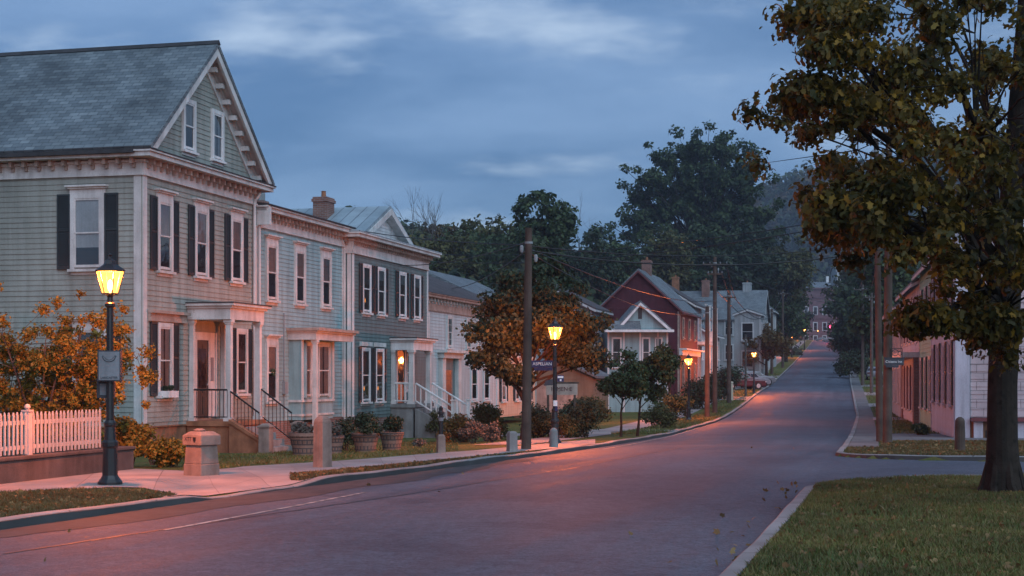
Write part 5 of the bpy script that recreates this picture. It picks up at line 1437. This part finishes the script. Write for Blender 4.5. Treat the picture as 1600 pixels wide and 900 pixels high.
# ---- foreground maple on the right
mx, md = at(1567, 22.6), 22.6; mz = H(mx, md)
cz = lambda px, py, d: (at(px, d), d, CAMZ + (HOR - py) * d / F_PX)
maple_crowns = [((mx + .3, 22.6, 6.6), (3.6, 3.6, 2.7)),
                (cz(1420, 270, 19.6), (1.55, 1.7, 1.35)), (cz(1350, 90, 19.0), (1.15, 1.3, 1.0)), (cz(1400, 335, 18.8), (.95, 1.2, .55)), (cz(1500, 375, 19.5), (1.25, 1.2, .60)),
                (cz(1268, 135, 18.8), (.36, .6, .17)), (cz(1272, 35, 19.3), (.42, .6, .30)), (cz(1330, 330, 18.6), (.50, .8, .40)), (cz(1535, 500, 20.5), (.42, .6, .30)), (cz(1455, 497, 19.8), (.34, .4, .12)),
                (cz(1570, 470, 20.8), (.9, .8, .6)), (cz(1500, 130, 18.4), (1.5, 1.5, 1.3))]
rng = np.random.default_rng(5)
mp = thing('maple_tree', 'large maple with yellowing leaves and thick dark trunk on the near lawn', 'tree', (mx, md, mz))
mb = MB(); tops = []
loc = lambda c: np.array(c) - np.array((mx, md, mz))
mb.tube([(0, 0, -.15), (0, 0, .05), (.0, 0, .3), (-.01, .0, .8), (.0, .02, 1.6), (.04, .03, 2.5), (.10, .05, 3.6), (.2, .05, 5.2), (.3, 0, 7.0), (.35, 0, 8.6)], [.37, .31, .255, .225, .215, .22, .20, .15, .10, .04], 18)
for k in range(7):
    a = k * .9 + .3; mb.tube([(.19 * math.cos(a), .19 * math.sin(a), .5), (.27 * math.cos(a), .27 * math.sin(a), .10), (.42 * math.cos(a + .2), .42 * math.sin(a + .2), -.10)], [.05, .075, .04], 6)
maple_c, maple_r, maple_n = [], [], []
for ci, (c, r_) in enumerate(maple_crowns):
    c, r_ = loc(c), np.array(r_)
    m = 15 if ci == 0 else max(6, int(6 * (np.prod(r_) ** (1 / 3)) + 3))
    st = np.array([.08, .04, np.clip(c[2] * .62, 2.5, 5.6)])
    mid0 = st * .5 + c * .5 + np.array([0, 0, .35])
    if ci: mb.tube([st, st * .7 + mid0 * .3, mid0, mid0 * .4 + c * .6, c], [.10, .085, .06, .04, .02], 7)
    for j in range(m):
        v = rng.normal(size=3); v /= np.linalg.norm(v)
        tg = c + v * r_ * rng.uniform(.55, 1)
        s0 = st * .3 + c * .7 if ci else st * (1 - .3) + np.array([.25, 0, 7.5]) * .3 * rng.random()
        mm = (s0 + tg) / 2 + np.array([0, 0, .18]); mb.tube([s0, mm, tg], [.05 if not ci else .022, .025 if not ci else .013, .006], 5)
        for q in range(3 if ci else 6):
            e = tg + rng.normal(size=3) * r_ * .25 * np.array([1, 1, .7]); mb.tube([mm * .4 + tg * .6, e], [.009, .003], 4)
            maple_c.append(e); maple_r.append(.34 if ci == 0 else .25); 
maple_r = np.array(maple_r) * (.7 + .7 * rng.random(len(maple_r)))
cnt = (122 * (maple_r / .28) ** 2).astype(int)
v = leaves(rng, maple_c, maple_r * 1.2, cnt, .092, MAP * np.array([.78, 1.12, 1.9]), .8, .15, .85)
mb.build('trunk', 'bark', mp)
o = bpy.data.objects.new('crown', mesh_np('crown', v, len(MAP), 'maple')); COL.objects.link(o); o.parent = mp

# ---- left garden: multi-stem tree behind the fence and bushes
b = (at(66, 29.4), 29.4, H(at(66, 29.4), 29.4))
rng = np.random.default_rng(21)
gt = thing('ornamental_tree', 'multi stemmed ornamental tree with yellow leaves behind the picket fence', 'tree', b)
mb = MB(); gc_, gr_ = [], []
for k in range(14):
    a = k * 2.39; sp = .45 + .55 * rng.random()
    tip = np.array([math.cos(a) * 1.75 * sp + .25, math.sin(a) * 1.3 * sp, 1.75 + 1.15 * rng.random() * (1.2 - sp * .5)])
    p0 = np.array([math.cos(a) * .16, math.sin(a) * .16, -.1]); m1 = p0 * .6 + tip * .4 * np.array([.7, .7, 1.25])
    mb.tube([p0, m1, tip], [.034, .024, .008], 6)
    for q in range(26):
        s = rng.uniform(.35, 1.05); b0 = p0 * (1 - s) ** 2 + m1 * 2 * s * (1 - s) + tip * s * s
        e = b0 + rng.normal(size=3) * np.array([.42, .36, .28]) + np.array([0, 0, .08]); e[2] = max(e[2], .75)
        if q % 2: mb.tube([b0, (b0 + e) / 2 + np.array([0, 0, .06]), e], [.008, .005, .002], 4)
        gc_.append(e); gr_.append(.15 + .14 * rng.random())
mb.build('trunk', 'greybark', gt)
gr_ = np.array(gr_); v = leaves(rng, gc_, gr_, (170 * (gr_ / .28) ** 2).astype(int), .068, DIA, .2, .1)
o = bpy.data.objects.new('crown', mesh_np('crown', v, 4, 'yellow')); COL.objects.link(o); o.parent = gt
def bush_at(px, d, rx, rz, n, size, mat, seed, label, cat='bush', name='garden_bush', ry=None, group=None, lift=.55, lumps=9):
    return blob_bush(name, label, cat, spot(px, d), rx, ry or rx, rz, n, size, mat, seed, group, DIA, lift, lumps)
bush_at(262, 30.2, .74, .5, 5200, .075, 'yellow', 31, 'round yellow green bush between the wall end and the squat pillar')
bush_at(203, 30.4, .56, .85, 5200, .075, 'yellow', 32, 'tall yellow bush behind the end of the concrete wall', lift=.62, lumps=14)
bush_at(238, 33.2, .42, .5, 1500, .07, 'sagebush', 33, 'grey twiggy bush against the house corner')
bush_at(110, 33.5, .9, .75, 2600, .08, 'olive', 34, 'dark olive bush under the side window behind the fence')
bush_at(152, 32.5, .8, .62, 2400, .08, 'yellow', 35, 'yellow bush under the ornamental tree near the house corner')
bush_at(10, 33.0, .9, .9, 2600, .085, 'olive', 36, 'leafy bush at the left edge behind the picket fence')
bush_at(285, 38.8, .40, .30, 1300, .06, 'sagebush', 37, 'low grey bush at the foot of the first porch')
bush_at(330, 38.4, .30, .22, 800, .05, 'yellow', 38, 'tiny yellow plant in front of the porch wall')
x_, y_ = fl(1.22, -.19)
blob_bush('window_plant', 'trailing plant filling the window box of the sage house', 'plant', (x_, y_, 1.47), .26, .12, .16, 420, .06, 'dkgreen', 39, None, DIA, .55, 6, 3)
for (q, rx, rz, mt, sd, lab) in ((PL[0], .62, .50, 'dkgreen', 41, 'dark bush growing in the middle fieldstone planter'), (PL[1], .42, .40, 'dkgreen', 42, 'dark bush in the planter nearest the white stoop'),
                                 (PL[2], .48, .26, 'sagebush', 43, 'dried reddish plants in the wide planter by the porch newel'), (PL[3], .30, .36, 'sagebush', 44, 'grey plant in the small planter behind the stone post')):
    blob_bush('potted_shrub', lab, 'shrub', q, rx, rx, rz, 2600 if mt == 'dkgreen' else 1200, .075, mt, sd, None, DIA, .6, 10, 4)
bush_at(541, 45.2, .72, .72, 3600, .08, 'dkgreen', 45, 'large dark evergreen bush between the planters and the bay', lift=.6, lumps=12)
bush_at(655, 46.5, .30, .25, 600, .06, 'sagebush', 46, 'pale flowering plant at the foot of the stoop balustrade')
# middle hedge line
bush_at(722, 54, 1.1, .85, 4200, .085, 'flowers', 50, 'bush with orange flowers right of the white stoop')
bush_at(762, 53, .85, 1.05, 5200, .085, 'olive', 51, 'tall upright olive shrub left of the short utility pole', lift=.62, lumps=14)
bush_at(742, 48.5, .62, .55, 2400, .07, 'sagebush', 52, 'grey lavender clump before the olive shrub', lift=.62)
bush_at(765, 48.0, .40, .55, 1700, .07, 'sagebush', 53, 'second grey lavender clump, close to the short utility pole', lift=.66)
bush_at(838, 53.5, 1.2, .95, 5600, .08, 'dkgreen', 54, 'dark yew bush between the short utility pole and second lamp')
bush_at(880, 52.0, .65, .7, 2900, .07, 'olive', 55, 'light green shrub just right of the second lamp post')
bush_at(917, 53.0, 1.12, 1.02, 7200, .08, 'dkgreen', 56, 'big round dark bush right of the second lamp', lumps=14)
bush_at(682, 60, .5, .9, 1500, .08, 'olive', 57, 'climbing shrub at the corner of the white entry', lift=.65)
bush_at(897, 84, 1.7, 1.15, 4200, .13, 'dkgreen', 67, 'dark bush in front of the tan garage')
bush_at(925, 88, 1.5, 1.3, 3600, .13, 'green', 68, 'leafy bush at the right end of the tan garage')
bush_at(1030, 66, 1.1, .95, 3600, .09, 'olive', 58, 'leafy bush behind the two slim street trees')
bush_at(1085, 103, 2.6, 1.7, 4200, .16, 'dkgreen', 59, 'dark shrubbery below the red house behind the pole row')
bush_at(1128, 118, 2.6, 2.0, 4200, .18, 'dkgreen', 60, 'dark shrubbery before the white verandah house')
bush_at(1055, 88, 1.4, 1.2, 2600, .13, 'green', 61, 'low shrub on the verge left of the third lamp')
bush_at(1437, 56.5, .75, .38, 1800, .08, 'green', 62, 'low green plants beside the pale pink house front')
bush_at(1340, 175, 3.2, 2.6, 3600, .25, 'dkgreen', 63, 'dark bush on the right verge beneath the grey utility pole')
bush_at(1316, 300, 4, 3.2, 3000, .35, 'autumn', 64, 'reddish brown bush at the right kerb up the street')
# street trees on the left
c = lambda px, py, d, r: (cz(px, py, d), r)
def sp(px, d): return spot(px, d)
tree('street_tree', 'broad dark leaved street tree behind the short utility pole and second lamp', 'tree', sp(818, 50.4), [c(832, 500, 50.5, (2.0, 2.0, 1.3)), c(768, 510, 50.0, (1.1, 1.2, .75)), c(752, 555, 49.7, (.75, .8, .5)), c(912, 525, 50.5, (.95, 1.2, .95)), c(835, 435, 51.0, (1.25, 1.3, .75)), c(790, 460, 50.5, (.9, .9, .6)), c(880, 470, 49.0, (1.0, 1.1, .7)), c(925, 565, 50.0, (.6, .7, .45)), c(850, 400, 51.5, (.7, .7, .4)), c(800, 575, 49.5, (.7, .8, .3))], .13, 30000, .145, 'dkgreen', 71, fork=.28, nl=12, crad=.24)
tree('street_tree', 'slim young street tree, left of the pair before the turquoise cottage', 'tree', sp(970, 54.0), [c(978, 590, 54, (.85, .85, .78))], .05, 7500, .115, 'green', 72, fork=.5, nl=9, crad=.36)
tree('street_tree', 'young street tree with wider crown, right of the pair before the cottage', 'tree', sp(995, 55.0), [c(1012, 580, 55, (1.05, .95, .95)), c(1035, 565, 55, (.5, .5, .4))], .055, 9000, .115, 'green', 73, fork=.5, nl=10, crad=.34)
tree('street_tree', 'orange lit street tree beside the orange lit pole up the street', 'tree', sp(1198, 168), [c(1196, 545, 168, (2.6, 2.4, 2.0)), c(1212, 530, 170, (1.8, 1.8, 1.8))], .2, 3500, .34, 'autumn', 74, fork=.4)
tree('street_tree', 'dark tree spreading over the left pavement before the brick block', 'tree', sp(1228, 250), [c(1225, 495, 250, (5, 5, 4.5)), c(1245, 510, 260, (3, 3, 3))], .3, 4200, .5, 'green', 75)
tree('street_tree', 'rounded tree left of the farthest lamps below the hill', 'tree', sp(1232, 330), [c(1230, 490, 330, (5, 5, 4))], .3, 3000, .6, 'dkgreen', 76)
# right-hand trees up the street
for i, (px, d, py, rx, rz, mt, lab) in enumerate(((1354, 185, 500, 4.0, 5.5, 'dkgreen', 'dark tree behind the grey utility pole on the right'), (1335, 260, 500, 5.0, 6.5, 'green', 'rounded green tree overhanging the right kerb up the street'),
      (1338, 350, 490, 5.0, 8.0, 'dkgreen', 'dark tree at the right kerb nearest the far traffic signal'), (1375, 150, 470, 3.6, 5.0, 'green', 'green tree between the brown pole pair and the dark tree'), (1360, 290, 440, 8, 9, 'olive', 'tall olive tree rising behind the right row of trees'), (1395, 210, 430, 7, 8, 'green', 'tall green tree behind the right hand houses'))):
    tree('roadside_tree', lab, 'tree', sp(px, d), [c(px, py, d, (rx, rx, rz)), c(px + 4, py - 30 * 200 / d, d + 2, (rx * .7, rx * .7, rz * .7))], .25, 8500, .085 * d ** .38 * .95, mt, 80 + i, fork=.25, nl=11)
# trees on the slope
SL_T = [(850, 150, 345, 3.4, 3.0, 'green', 'dark rounded tree rising directly above the short utility pole', 5200, .36),
        (770, 190, 372, 4.6, 4.2, 'olive', 'yellow green tree with rounded top behind the dark green house', 5200, .42),
        (735, 178, 400, 5.0, 3.8, 'green', 'broad green tree behind the brown roofed house', 5000, .42),
        (680, 170, 395, 4.6, 3.4, 'olive', 'olive tree showing above the dark green house cornice', 5000, .40),
        (690, 200, 368, 2.0, 2.0, 'autumn', 'small rusty topped tree among the left hillside trees', 2200, .40),
        (1040, 215, 395, 3.6, 4.0, 'olive', 'yellow green tree standing just above the grey roof chimneys', 5200, .42),
        (1165, 228, 400, 5.5, 4.6, 'dkgreen', 'broad dark tree under the right side of the huge oak', 6000, .5),
        (1105, 232, 398, 5.2, 4.6, 'green', 'dense tree directly beneath the huge oak', 6000, .5),
        (1225, 250, 405, 5.0, 5.4, 'olive', 'olive tree filling the slope right of the huge oak', 5000, .5),
        (1222, 330, 430, 6.0, 6.5, 'green', 'tall green tree behind the brick block lamps', 5000, .5),
        (905, 185, 400, 4.5, 4.0, 'dkgreen', 'dark tree right of the rounded tree on the slope', 4600, .42),
        (960, 200, 395, 4.5, 5.0, 'green', 'dense green tree behind the red gable', 5000, .42)]
for i, (px, d, py, rx, rz, mt, lab, n, s_) in enumerate(SL_T):
    tree('hillside_tree', lab, 'tree', sp(px, d), [c(px, py, d, (rx, rx, rz)), c(px - 12, py + 22, d - 2, (rx * .8, rx * .8, rz * .7)), c(px + 16, py + 18, d - 1, (rx * .75, rx * .75, rz * .7))], .22, int(n * 1.7), s_ * 1.25, mt, 100 + i, fork=.3, nl=12)
tree('oak_tree', 'huge dark spreading oak towering above the hillside woods', 'tree', sp(1095, 250), [c(1095, 290, 250, (5.6, 5.2, 4.5)), c(1040, 290, 248, (5.0, 4.6, 4.0)), c(1150, 290, 247, (5.0, 4.6, 4.0)), c(1000, 262, 245, (2.8, 2.6, 2.2)), c(1015, 310, 250, (3.9, 3.6, 3.1)), c(1035, 235, 248, (3.0, 2.8, 2.4)), c(1068, 222, 247, (3.1, 2.9, 2.5)), c(1105, 212, 245, (3.0, 2.8, 2.4)), c(1140, 218, 250, (3.0, 2.8, 2.4)), c(1165, 245, 248, (3.2, 3.0, 2.6)), c(1185, 275, 247, (3.0, 2.8, 2.4)), c(1192, 315, 245, (3.5, 3.2, 2.8)), c(985, 300, 250, (2.6, 2.4, 2.1)), c(980, 345, 248, (3.5, 3.2, 2.8)), c(1075, 255, 247, (4.1, 3.8, 3.3)), c(1125, 250, 245, (4.1, 3.8, 3.3)), c(1060, 340, 250, (4.8, 4.4, 3.8)), c(1110, 340, 248, (4.8, 4.4, 3.8)), c(1160, 345, 247, (4.8, 4.4, 3.8)), c(1020, 355, 245, (3.9, 3.6, 3.1)), c(1200, 360, 250, (3.7, 3.4, 2.9))], .7, 60000, .55, 'green', 131, fork=.25, nl=9, sub=4, crad=.24)
bare_tree('leafless tree with fine branches just left of the huge oak', (at(935, 225), 225, H(at(935, 225), 225)), 22, .34, 141, .30, 6)
bare_tree('thin leafless tree, left of the two above the dark green house', (at(668, 190), 190, H(at(668, 190), 190)), 18.5, .30, 142, .2, 5)
bare_tree('thin leafless tree, right of the two above the dark green house', (at(712, 195), 195, H(at(712, 195), 195)), 19.5, .30, 143, .2, 5)
# the wooded slope as one mass
rng = np.random.default_rng(77)
def woods(name, label, pts, mat, size, per):
    cen = np.array([p[:3] for p in pts]); rad = np.array([p[3] for p in pts])
    v = leaves(rng, cen, rad, np.full(len(cen), per), size, CLU, .1, .55, .95)
    o = bpy.data.objects.new(name, mesh_np(name, v, len(CLU), mat)); COL.objects.link(o)
    tag(o, label, 'woods', None, 'stuff')
wp = {'dkgreen': [], 'green': [], 'olive': [], 'autumn': []}
def scatter(n, pxr, dr, hr, rr, mats, cond=None):
    for _ in range(n):
        d = rng.uniform(*dr); px = rng.uniform(*pxr); x = at(px, d)
        if cond and not cond(x, d): continue
        z = H(x, d); h = rng.uniform(*hr); m = mats[int(rng.integers(len(mats)))]
        for q in range(7):
            r_ = rng.uniform(*rr); wp[m].append((x + rng.normal() * r_ * .8, d + rng.normal() * r_ * .8, z + h * (.12 + .88 * q / 6) - r_ * .4, r_))
behind = lambda x, d: XL(d) - x > (24 if d < 212 else 11)
scatter(150, (560, 1000), (150, 205), (6, 10), (1.5, 2.6), ['green', 'dkgreen', 'olive', 'green'], behind)
scatter(150, (880, 1230), (205, 300), (7, 12), (1.8, 3.2), ['dkgreen', 'green', 'dkgreen', 'olive'], behind)
far_ok = lambda x, d: (XL(d) - x > 9 or x - XR(d) > 10)
scatter(280, (1120, 1560), (290, 560), (9, 15), (2.6, 4.6), ['dkgreen', 'green', 'olive', 'autumn'], far_ok)
scatter(190, (560, 1240), (300, 520), (7, 10), (2.6, 4.2), ['dkgreen', 'green', 'olive'], far_ok)
scatter(420, (980, 1560), (640, 900), (10, 17), (4, 7), ['dkgreen', 'green', 'olive', 'autumn'])
scatter(30, (200, 900), (640, 960), (9, 14), (4, 7), ['dkgreen', 'green'])
scatter(26, (1240, 1345), (612, 650), (8, 12), (3, 5), ['dkgreen', 'green', 'olive'])
for m_, lab in (('dkgreen', 'dark green woods covering the hillside'), ('green', 'mid green woods covering the hillside'), ('olive', 'olive green woods covering the hillside'), ('autumn', 'rusty patches in the far hillside woods')):
    pts = wp[m_]
    woods('hillside_woods', lab, [p for p in pts if p[1] < 600], m_, 1.2, 46)
    woods('hillside_woods', lab.replace('covering the hillside', 'on the distant hill').replace('far hillside woods', 'woods of the distant hill'), [p for p in pts if p[1] >= 600], m_, 2.6, 40)

# ---- grass blades and fallen leaves
def blades(name, label, region, n, hgt, seed, mat='grass', w=.010):
    rng = np.random.default_rng(seed)
    pts = []
    while len(pts) < n:
        q = region(rng)
        if q: pts.append((q[0], q[1], H(q[0], q[1])))
    p = np.array(pts); n = len(p)
    a = rng.random(n) * 6.28; h = hgt * (.5 + .9 * rng.random(n))
    s = np.stack([np.cos(a), np.sin(a), np.zeros(n)], 1) * w
    tip = p + np.stack([rng.normal(size=n) * .5 * h, rng.normal(size=n) * .5 * h, h], 1)
    v = np.stack([p - s, p + s, tip], 1).reshape(-1, 3)
    o = bpy.data.objects.new(name, mesh_np(name, v, 3, mat)); COL.objects.link(o); tag(o, label, 'grass', None, 'stuff')
def reg_near(rng):
    d = 11.5 + 16 * rng.random() ** 1.2; x = XR(d) + .2 + 10 * rng.random()
    if d > side_near(x - XR(d)) - .2 or x > at(1640, d): return None
    g_ = math.sin(x * 1.9 + 2 * math.sin(d * .7)) + math.sin(d * 1.3 + 1.7 * math.sin(x * 1.1)) + .7 * math.sin(x * 4.1 + d * 3.3)
    if g_ < -.7 and rng.random() < .72: return None
    return (x, d)
blades('grass_blades', 'short dry grass of the near lawn around the maple', reg_near, 95000, .055, 201)
def reg_isl(rng):
    d = 35 + 13 * rng.random(); x = XR(d) + .2 + 9 * rng.random(); t = x - XR(d)
    if d < side_far(x, t) + .25 or x > at(1640, d): return None
    if d > 41.5 and t < 1.1: return None
    return (x, d)
blades('grass_blades', 'yellowing grass of the island by the utility pole pair', reg_isl, 30000, .055, 202, 'drygrass', .014)
polyA = [G(-120, 790)[:2], G(0, 771)[:2], G(120, 765)[:2], G(225, 766)[:2], G(272, 774)[:2]]
def reg_va(rng):
    d = 14 + 10.6 * rng.random(); 
    xl = XL(d) - .2; 
    # back edge of the verge
    q = polyA
    for a, b in zip(q, q[1:]):
        pass
    x = xl - 3.4 * rng.random()
    px = 800 + x / d * F_PX; py = HOR - (H(x, d) - CAMZ) * F_PX / d
    lim = np.interp(px, [-120, 0, 120, 225, 272, 290], [790, 771, 765, 766, 774, 800])
    if py < lim or px > 285 or px < -100: return None
    return (x, d)
blades('grass_blades', 'patch of grass at the foot of the near street lamp', reg_va, 24000, .045, 203, 'drygrass')
def reg_vb(rng):
    px = 455 + 480 * rng.random(); py = 690 + 62 * rng.random()
    lo_ = np.interp(px, [455, 500, 600, 740, 900], [742, 738, 729, 715, 699])
    if py < lo_ + .3: return None
    g = G(px, py)
    if g[0] > XL(g[1]) - .2: return None
    return g[:2]
blades('grass_blades', 'narrow grass verge between the footpath and the left kerb', reg_vb, 9000, .05, 204, 'drygrass', .014)
def reg_y(rng):
    px = 285 + 430 * rng.random(); py = 690 + 48 * rng.random()
    hi = np.interp(px, [285, 300, 400, 480, 600, 740], [737, 736, 727, 721, 714, 703])
    if py > hi - .5: return None
    g = G(px, py)
    q = Vector((g[0], g[1])) - O1.xy
    if q.dot(NI.xy) > -2.4: return None
    return g[:2]
blades('grass_blades', 'grass of the front yards below the porches', reg_y, 9000, .06, 205, 'grass', .016)
def reg_far(side):
    def f(rng):
        d = 58 + 130 * rng.random() ** 1.5
        x = XL(d) - .3 - 1.7 * rng.random() if side < 0 else XR(d) + 1.2 + 6 * rng.random()
        return (x, d)
    return f
blades('grass_blades', 'grass strip along the left kerb up the street', reg_far(-1), 9000, .09, 206, 'grass', .03)
blades('grass_blades', 'grass strips along the right pavement up the street', reg_far(1), 14000, .09, 207, 'grass', .03)
def litter(name, label, region, n, size, seed):
    rng = np.random.default_rng(seed); c = []
    while len(c) < n:
        q = region(rng)
        if q: c.append((q[0], q[1], max(H(q[0], q[1]), crown(q[0], q[1]) if XL(q[1]) < q[0] < XR(q[1]) else -9) + .028))
    c = np.array(c); v = leaves(rng, c, np.full(n, .02), np.ones(n, int), size, MAP * np.array([1, 1, 1.6]), 0, 0, .3)
    o = bpy.data.objects.new(name, mesh_np(name, v, len(MAP), 'litter')); COL.objects.link(o); tag(o, label, 'leaves', None, 'stuff')
litter('fallen_leaves', 'brown leaves scattered over the near lawn', reg_near, 1100, .07, 301)
litter('fallen_leaves', 'brown leaves scattered over the grass island', reg_isl, 900, .09, 302)
def reg_gut(rng):
    d = 13 + 14 * rng.random(); x = XR(d) - .03 - abs(rng.normal()) * .35; return (x, d)
litter('fallen_leaves', 'leaves lying in the gutter by the near lawn', reg_gut, 34, .075, 303)
litter('fallen_leaves', 'dead leaves on the verge by the near lamp', reg_va, 480, .06, 304)
litter('fallen_leaves', 'dead leaves on the left kerbside verge', reg_vb, 420, .07, 305)
def reg_road(rng):
    d = 13 + 30 * rng.random(); return (XL(d) + .3 + (XR(d) - XL(d) - .6) * rng.random(), d)
litter('fallen_leaves', 'a few leaves lying on the asphalt', reg_road, 14, .065, 306)

# ------------------------------------------------------------------ light, sky, camera
w = bpy.data.worlds.new('World'); S.world = w; w.use_nodes = True
nt = w.node_tree; bg = nt.nodes['Background']
SUN_EL, SUN_AZ = R(3.0), R(150)
sk = N(nt, 'ShaderNodeTexSky', sky_type='NISHITA'); sk.sun_disc = False
sk.sun_elevation = SUN_EL; sk.sun_rotation = SUN_AZ; sk.air_density = 1.0; sk.dust_density = .4; sk.ozone_density = 3.0
tcg = N(nt, 'ShaderNodeTexCoord').outputs['Generated']
sep = N(nt, 'ShaderNodeSeparateXYZ'); nt.links.new(tcg, sep.inputs[0])
def mth(op, a, b_=None):
    m = N(nt, 'ShaderNodeMath', operation=op)
    for i, q in enumerate((a, b_)):
        if q is None: continue
        if isinstance(q, (int, float)): m.inputs[i].default_value = q
        else: nt.links.new(q, m.inputs[i])
    return m.outputs[0]
zz = mth('ADD', mth('MAXIMUM', sep.outputs[2], 0.0), .30)
cmb = N(nt, 'ShaderNodeCombineXYZ'); nt.links.new(mth('DIVIDE', sep.outputs[0], zz), cmb.inputs[0]); nt.links.new(mth('MULTIPLY', mth('DIVIDE', sep.outputs[1], zz), 1.0), cmb.inputs[1])
mp_ = N(nt, 'ShaderNodeMapping'); mp_.inputs['Rotation'].default_value = (0, 0, R(6)); mp_.inputs['Scale'].default_value = (1.35, 2.1, 1); mp_.inputs['Location'].default_value = (4.2, 1.2, 0)
nt.links.new(cmb.outputs[0], mp_.inputs['Vector'])
n1 = noise(nt, mp_.outputs[0], 1.0, 7, .56); n2 = noise(nt, mp_.outputs[0], 1.9, 7, .55)
mask = ramp(nt, n1, .36, (0, 0, 0), .66, (1, 1, 1)); mask.color_ramp.interpolation = 'EASE'
hi = ramp(nt, n2, .52, (0, 0, 0), .76, (1, 1, 1)); hi.color_ramp.interpolation = 'EASE'
TINT = (.66, .95, 1.45)
base = mixc(nt, 1.0, sk.outputs[0], TINT, 'MULTIPLY')
cl = mixc(nt, mask.outputs[0], (.42, .80, 1.45), (.92, 1.43, 2.25))
cl = mixc(nt, hi.outputs[0], cl, (2.1, 2.6, 3.2))
col = mixc(nt, .85, base, cl)
nt.links.new(col, bg.inputs[0]); bg.inputs[1].default_value = .098
sd = bpy.data.lights.new('sun', 'SUN'); sd.energy = 1.0; sd.angle = R(70); sd.color = (.66, .83, 1.0)
so = bpy.data.objects.new('sun', sd); COL.objects.link(so)
dirv = Vector((math.sin(SUN_AZ) * math.cos(R(40)), math.cos(SUN_AZ) * math.cos(R(40)), math.sin(R(40))))
so.rotation_euler = dirv.to_track_quat('Z', 'Y').to_euler(); so.location = (0, -20, 40)

cd = bpy.data.cameras.new('camera'); cam = bpy.data.objects.new('camera', cd); COL.objects.link(cam)
cam.location = (0, 0, CAMZ); cam.rotation_euler = (R(90), 0, 0)
cd.sensor_width = 36; cd.sensor_fit = 'HORIZONTAL'; cd.lens = 36 * F_PX / 1600; cd.shift_y = (HOR - 450) / 1600
cd.clip_start = .1; cd.clip_end = 4000
S.camera = cam
S.view_settings.view_transform = 'Standard'; S.view_settings.look = 'None'; S.view_settings.exposure = 1.48; S.view_settings.gamma = 1; S.view_settings.use_curve_mapping = False
S.render.engine = 'CYCLES'
cy = S.cycles
cy.use_denoising = True
try: cy.denoiser = 'OPENIMAGEDENOISE'
except Exception: pass
cy.max_bounces = 6; cy.diffuse_bounces = 3; cy.glossy_bounces = 3; cy.transparent_max_bounces = 12; cy.transmission_bounces = 3
cy.sample_clamp_indirect = 4; cy.use_light_tree = True; cy.caustics_reflective = False; cy.caustics_refractive = False

def split_loose(o):
    """one object per loose piece"""
    bm = bmesh.new(); bm.from_mesh(o.data); bm.verts.ensure_lookup_table()
    seen, isl = set(), []
    for v_ in bm.verts:
        if v_.index in seen: continue
        st_, grp = [v_], []
        seen.add(v_.index)
        while st_:
            q = st_.pop(); grp.append(q.index)
            for e in q.link_edges:
                r_ = e.other_vert(q)
                if r_.index not in seen: seen.add(r_.index); st_.append(r_)
        isl.append(set(grp))
    bm.free()
    if len(isl) < 2: return
    nm = o.name.split('.')[0]
    for g_ in isl[1:] + [isl[0]]:
        b2 = bmesh.new(); b2.from_mesh(o.data) ; b2.verts.ensure_lookup_table()
        bmesh.ops.delete(b2, geom=[v_ for v_ in b2.verts if v_.index not in g_], context='VERTS')
        me2 = o.data.copy(); b2.to_mesh(me2); b2.free()
        c = o.copy(); c.data = me2; COL.objects.link(c); c.parent = o.parent
    bpy.data.objects.remove(o)
for o in [o for o in S.objects if o.type == 'MESH' and o.name.split('.')[0] in ('corner_board', 'hardware', 'door_frame', 'rail', 'pilaster', 'insulator', 'post') and o.parent]:
    split_loose(o)

# ------------------------------------------------------------------ evening air
mb = MB(); mb.box(-520, -60, -3, 640, 1040, 150)
hz = mb.build('haze', 'turf'); hz.data.materials.clear()
hm = bpy.data.materials.new('haze_air'); hm.use_nodes = True; hn = hm.node_tree
hn.nodes.remove(hn.nodes['Principled BSDF'])
pv = N(hn, 'ShaderNodeVolumePrincipled'); pv.inputs['Color'].default_value = (.66, .76, .95, 1); pv.inputs['Density'].default_value = .0003; pv.inputs['Anisotropy'].default_value = .2
hn.links.new(pv.outputs[0], hn.nodes['Material Output'].inputs['Volume'])
hz.data.materials.append(hm); tag(hz, 'thin bluish evening haze over the street', 'haze', None, 'stuff')
cy.volume_bounces = 0; cy.volume_step_rate = 4
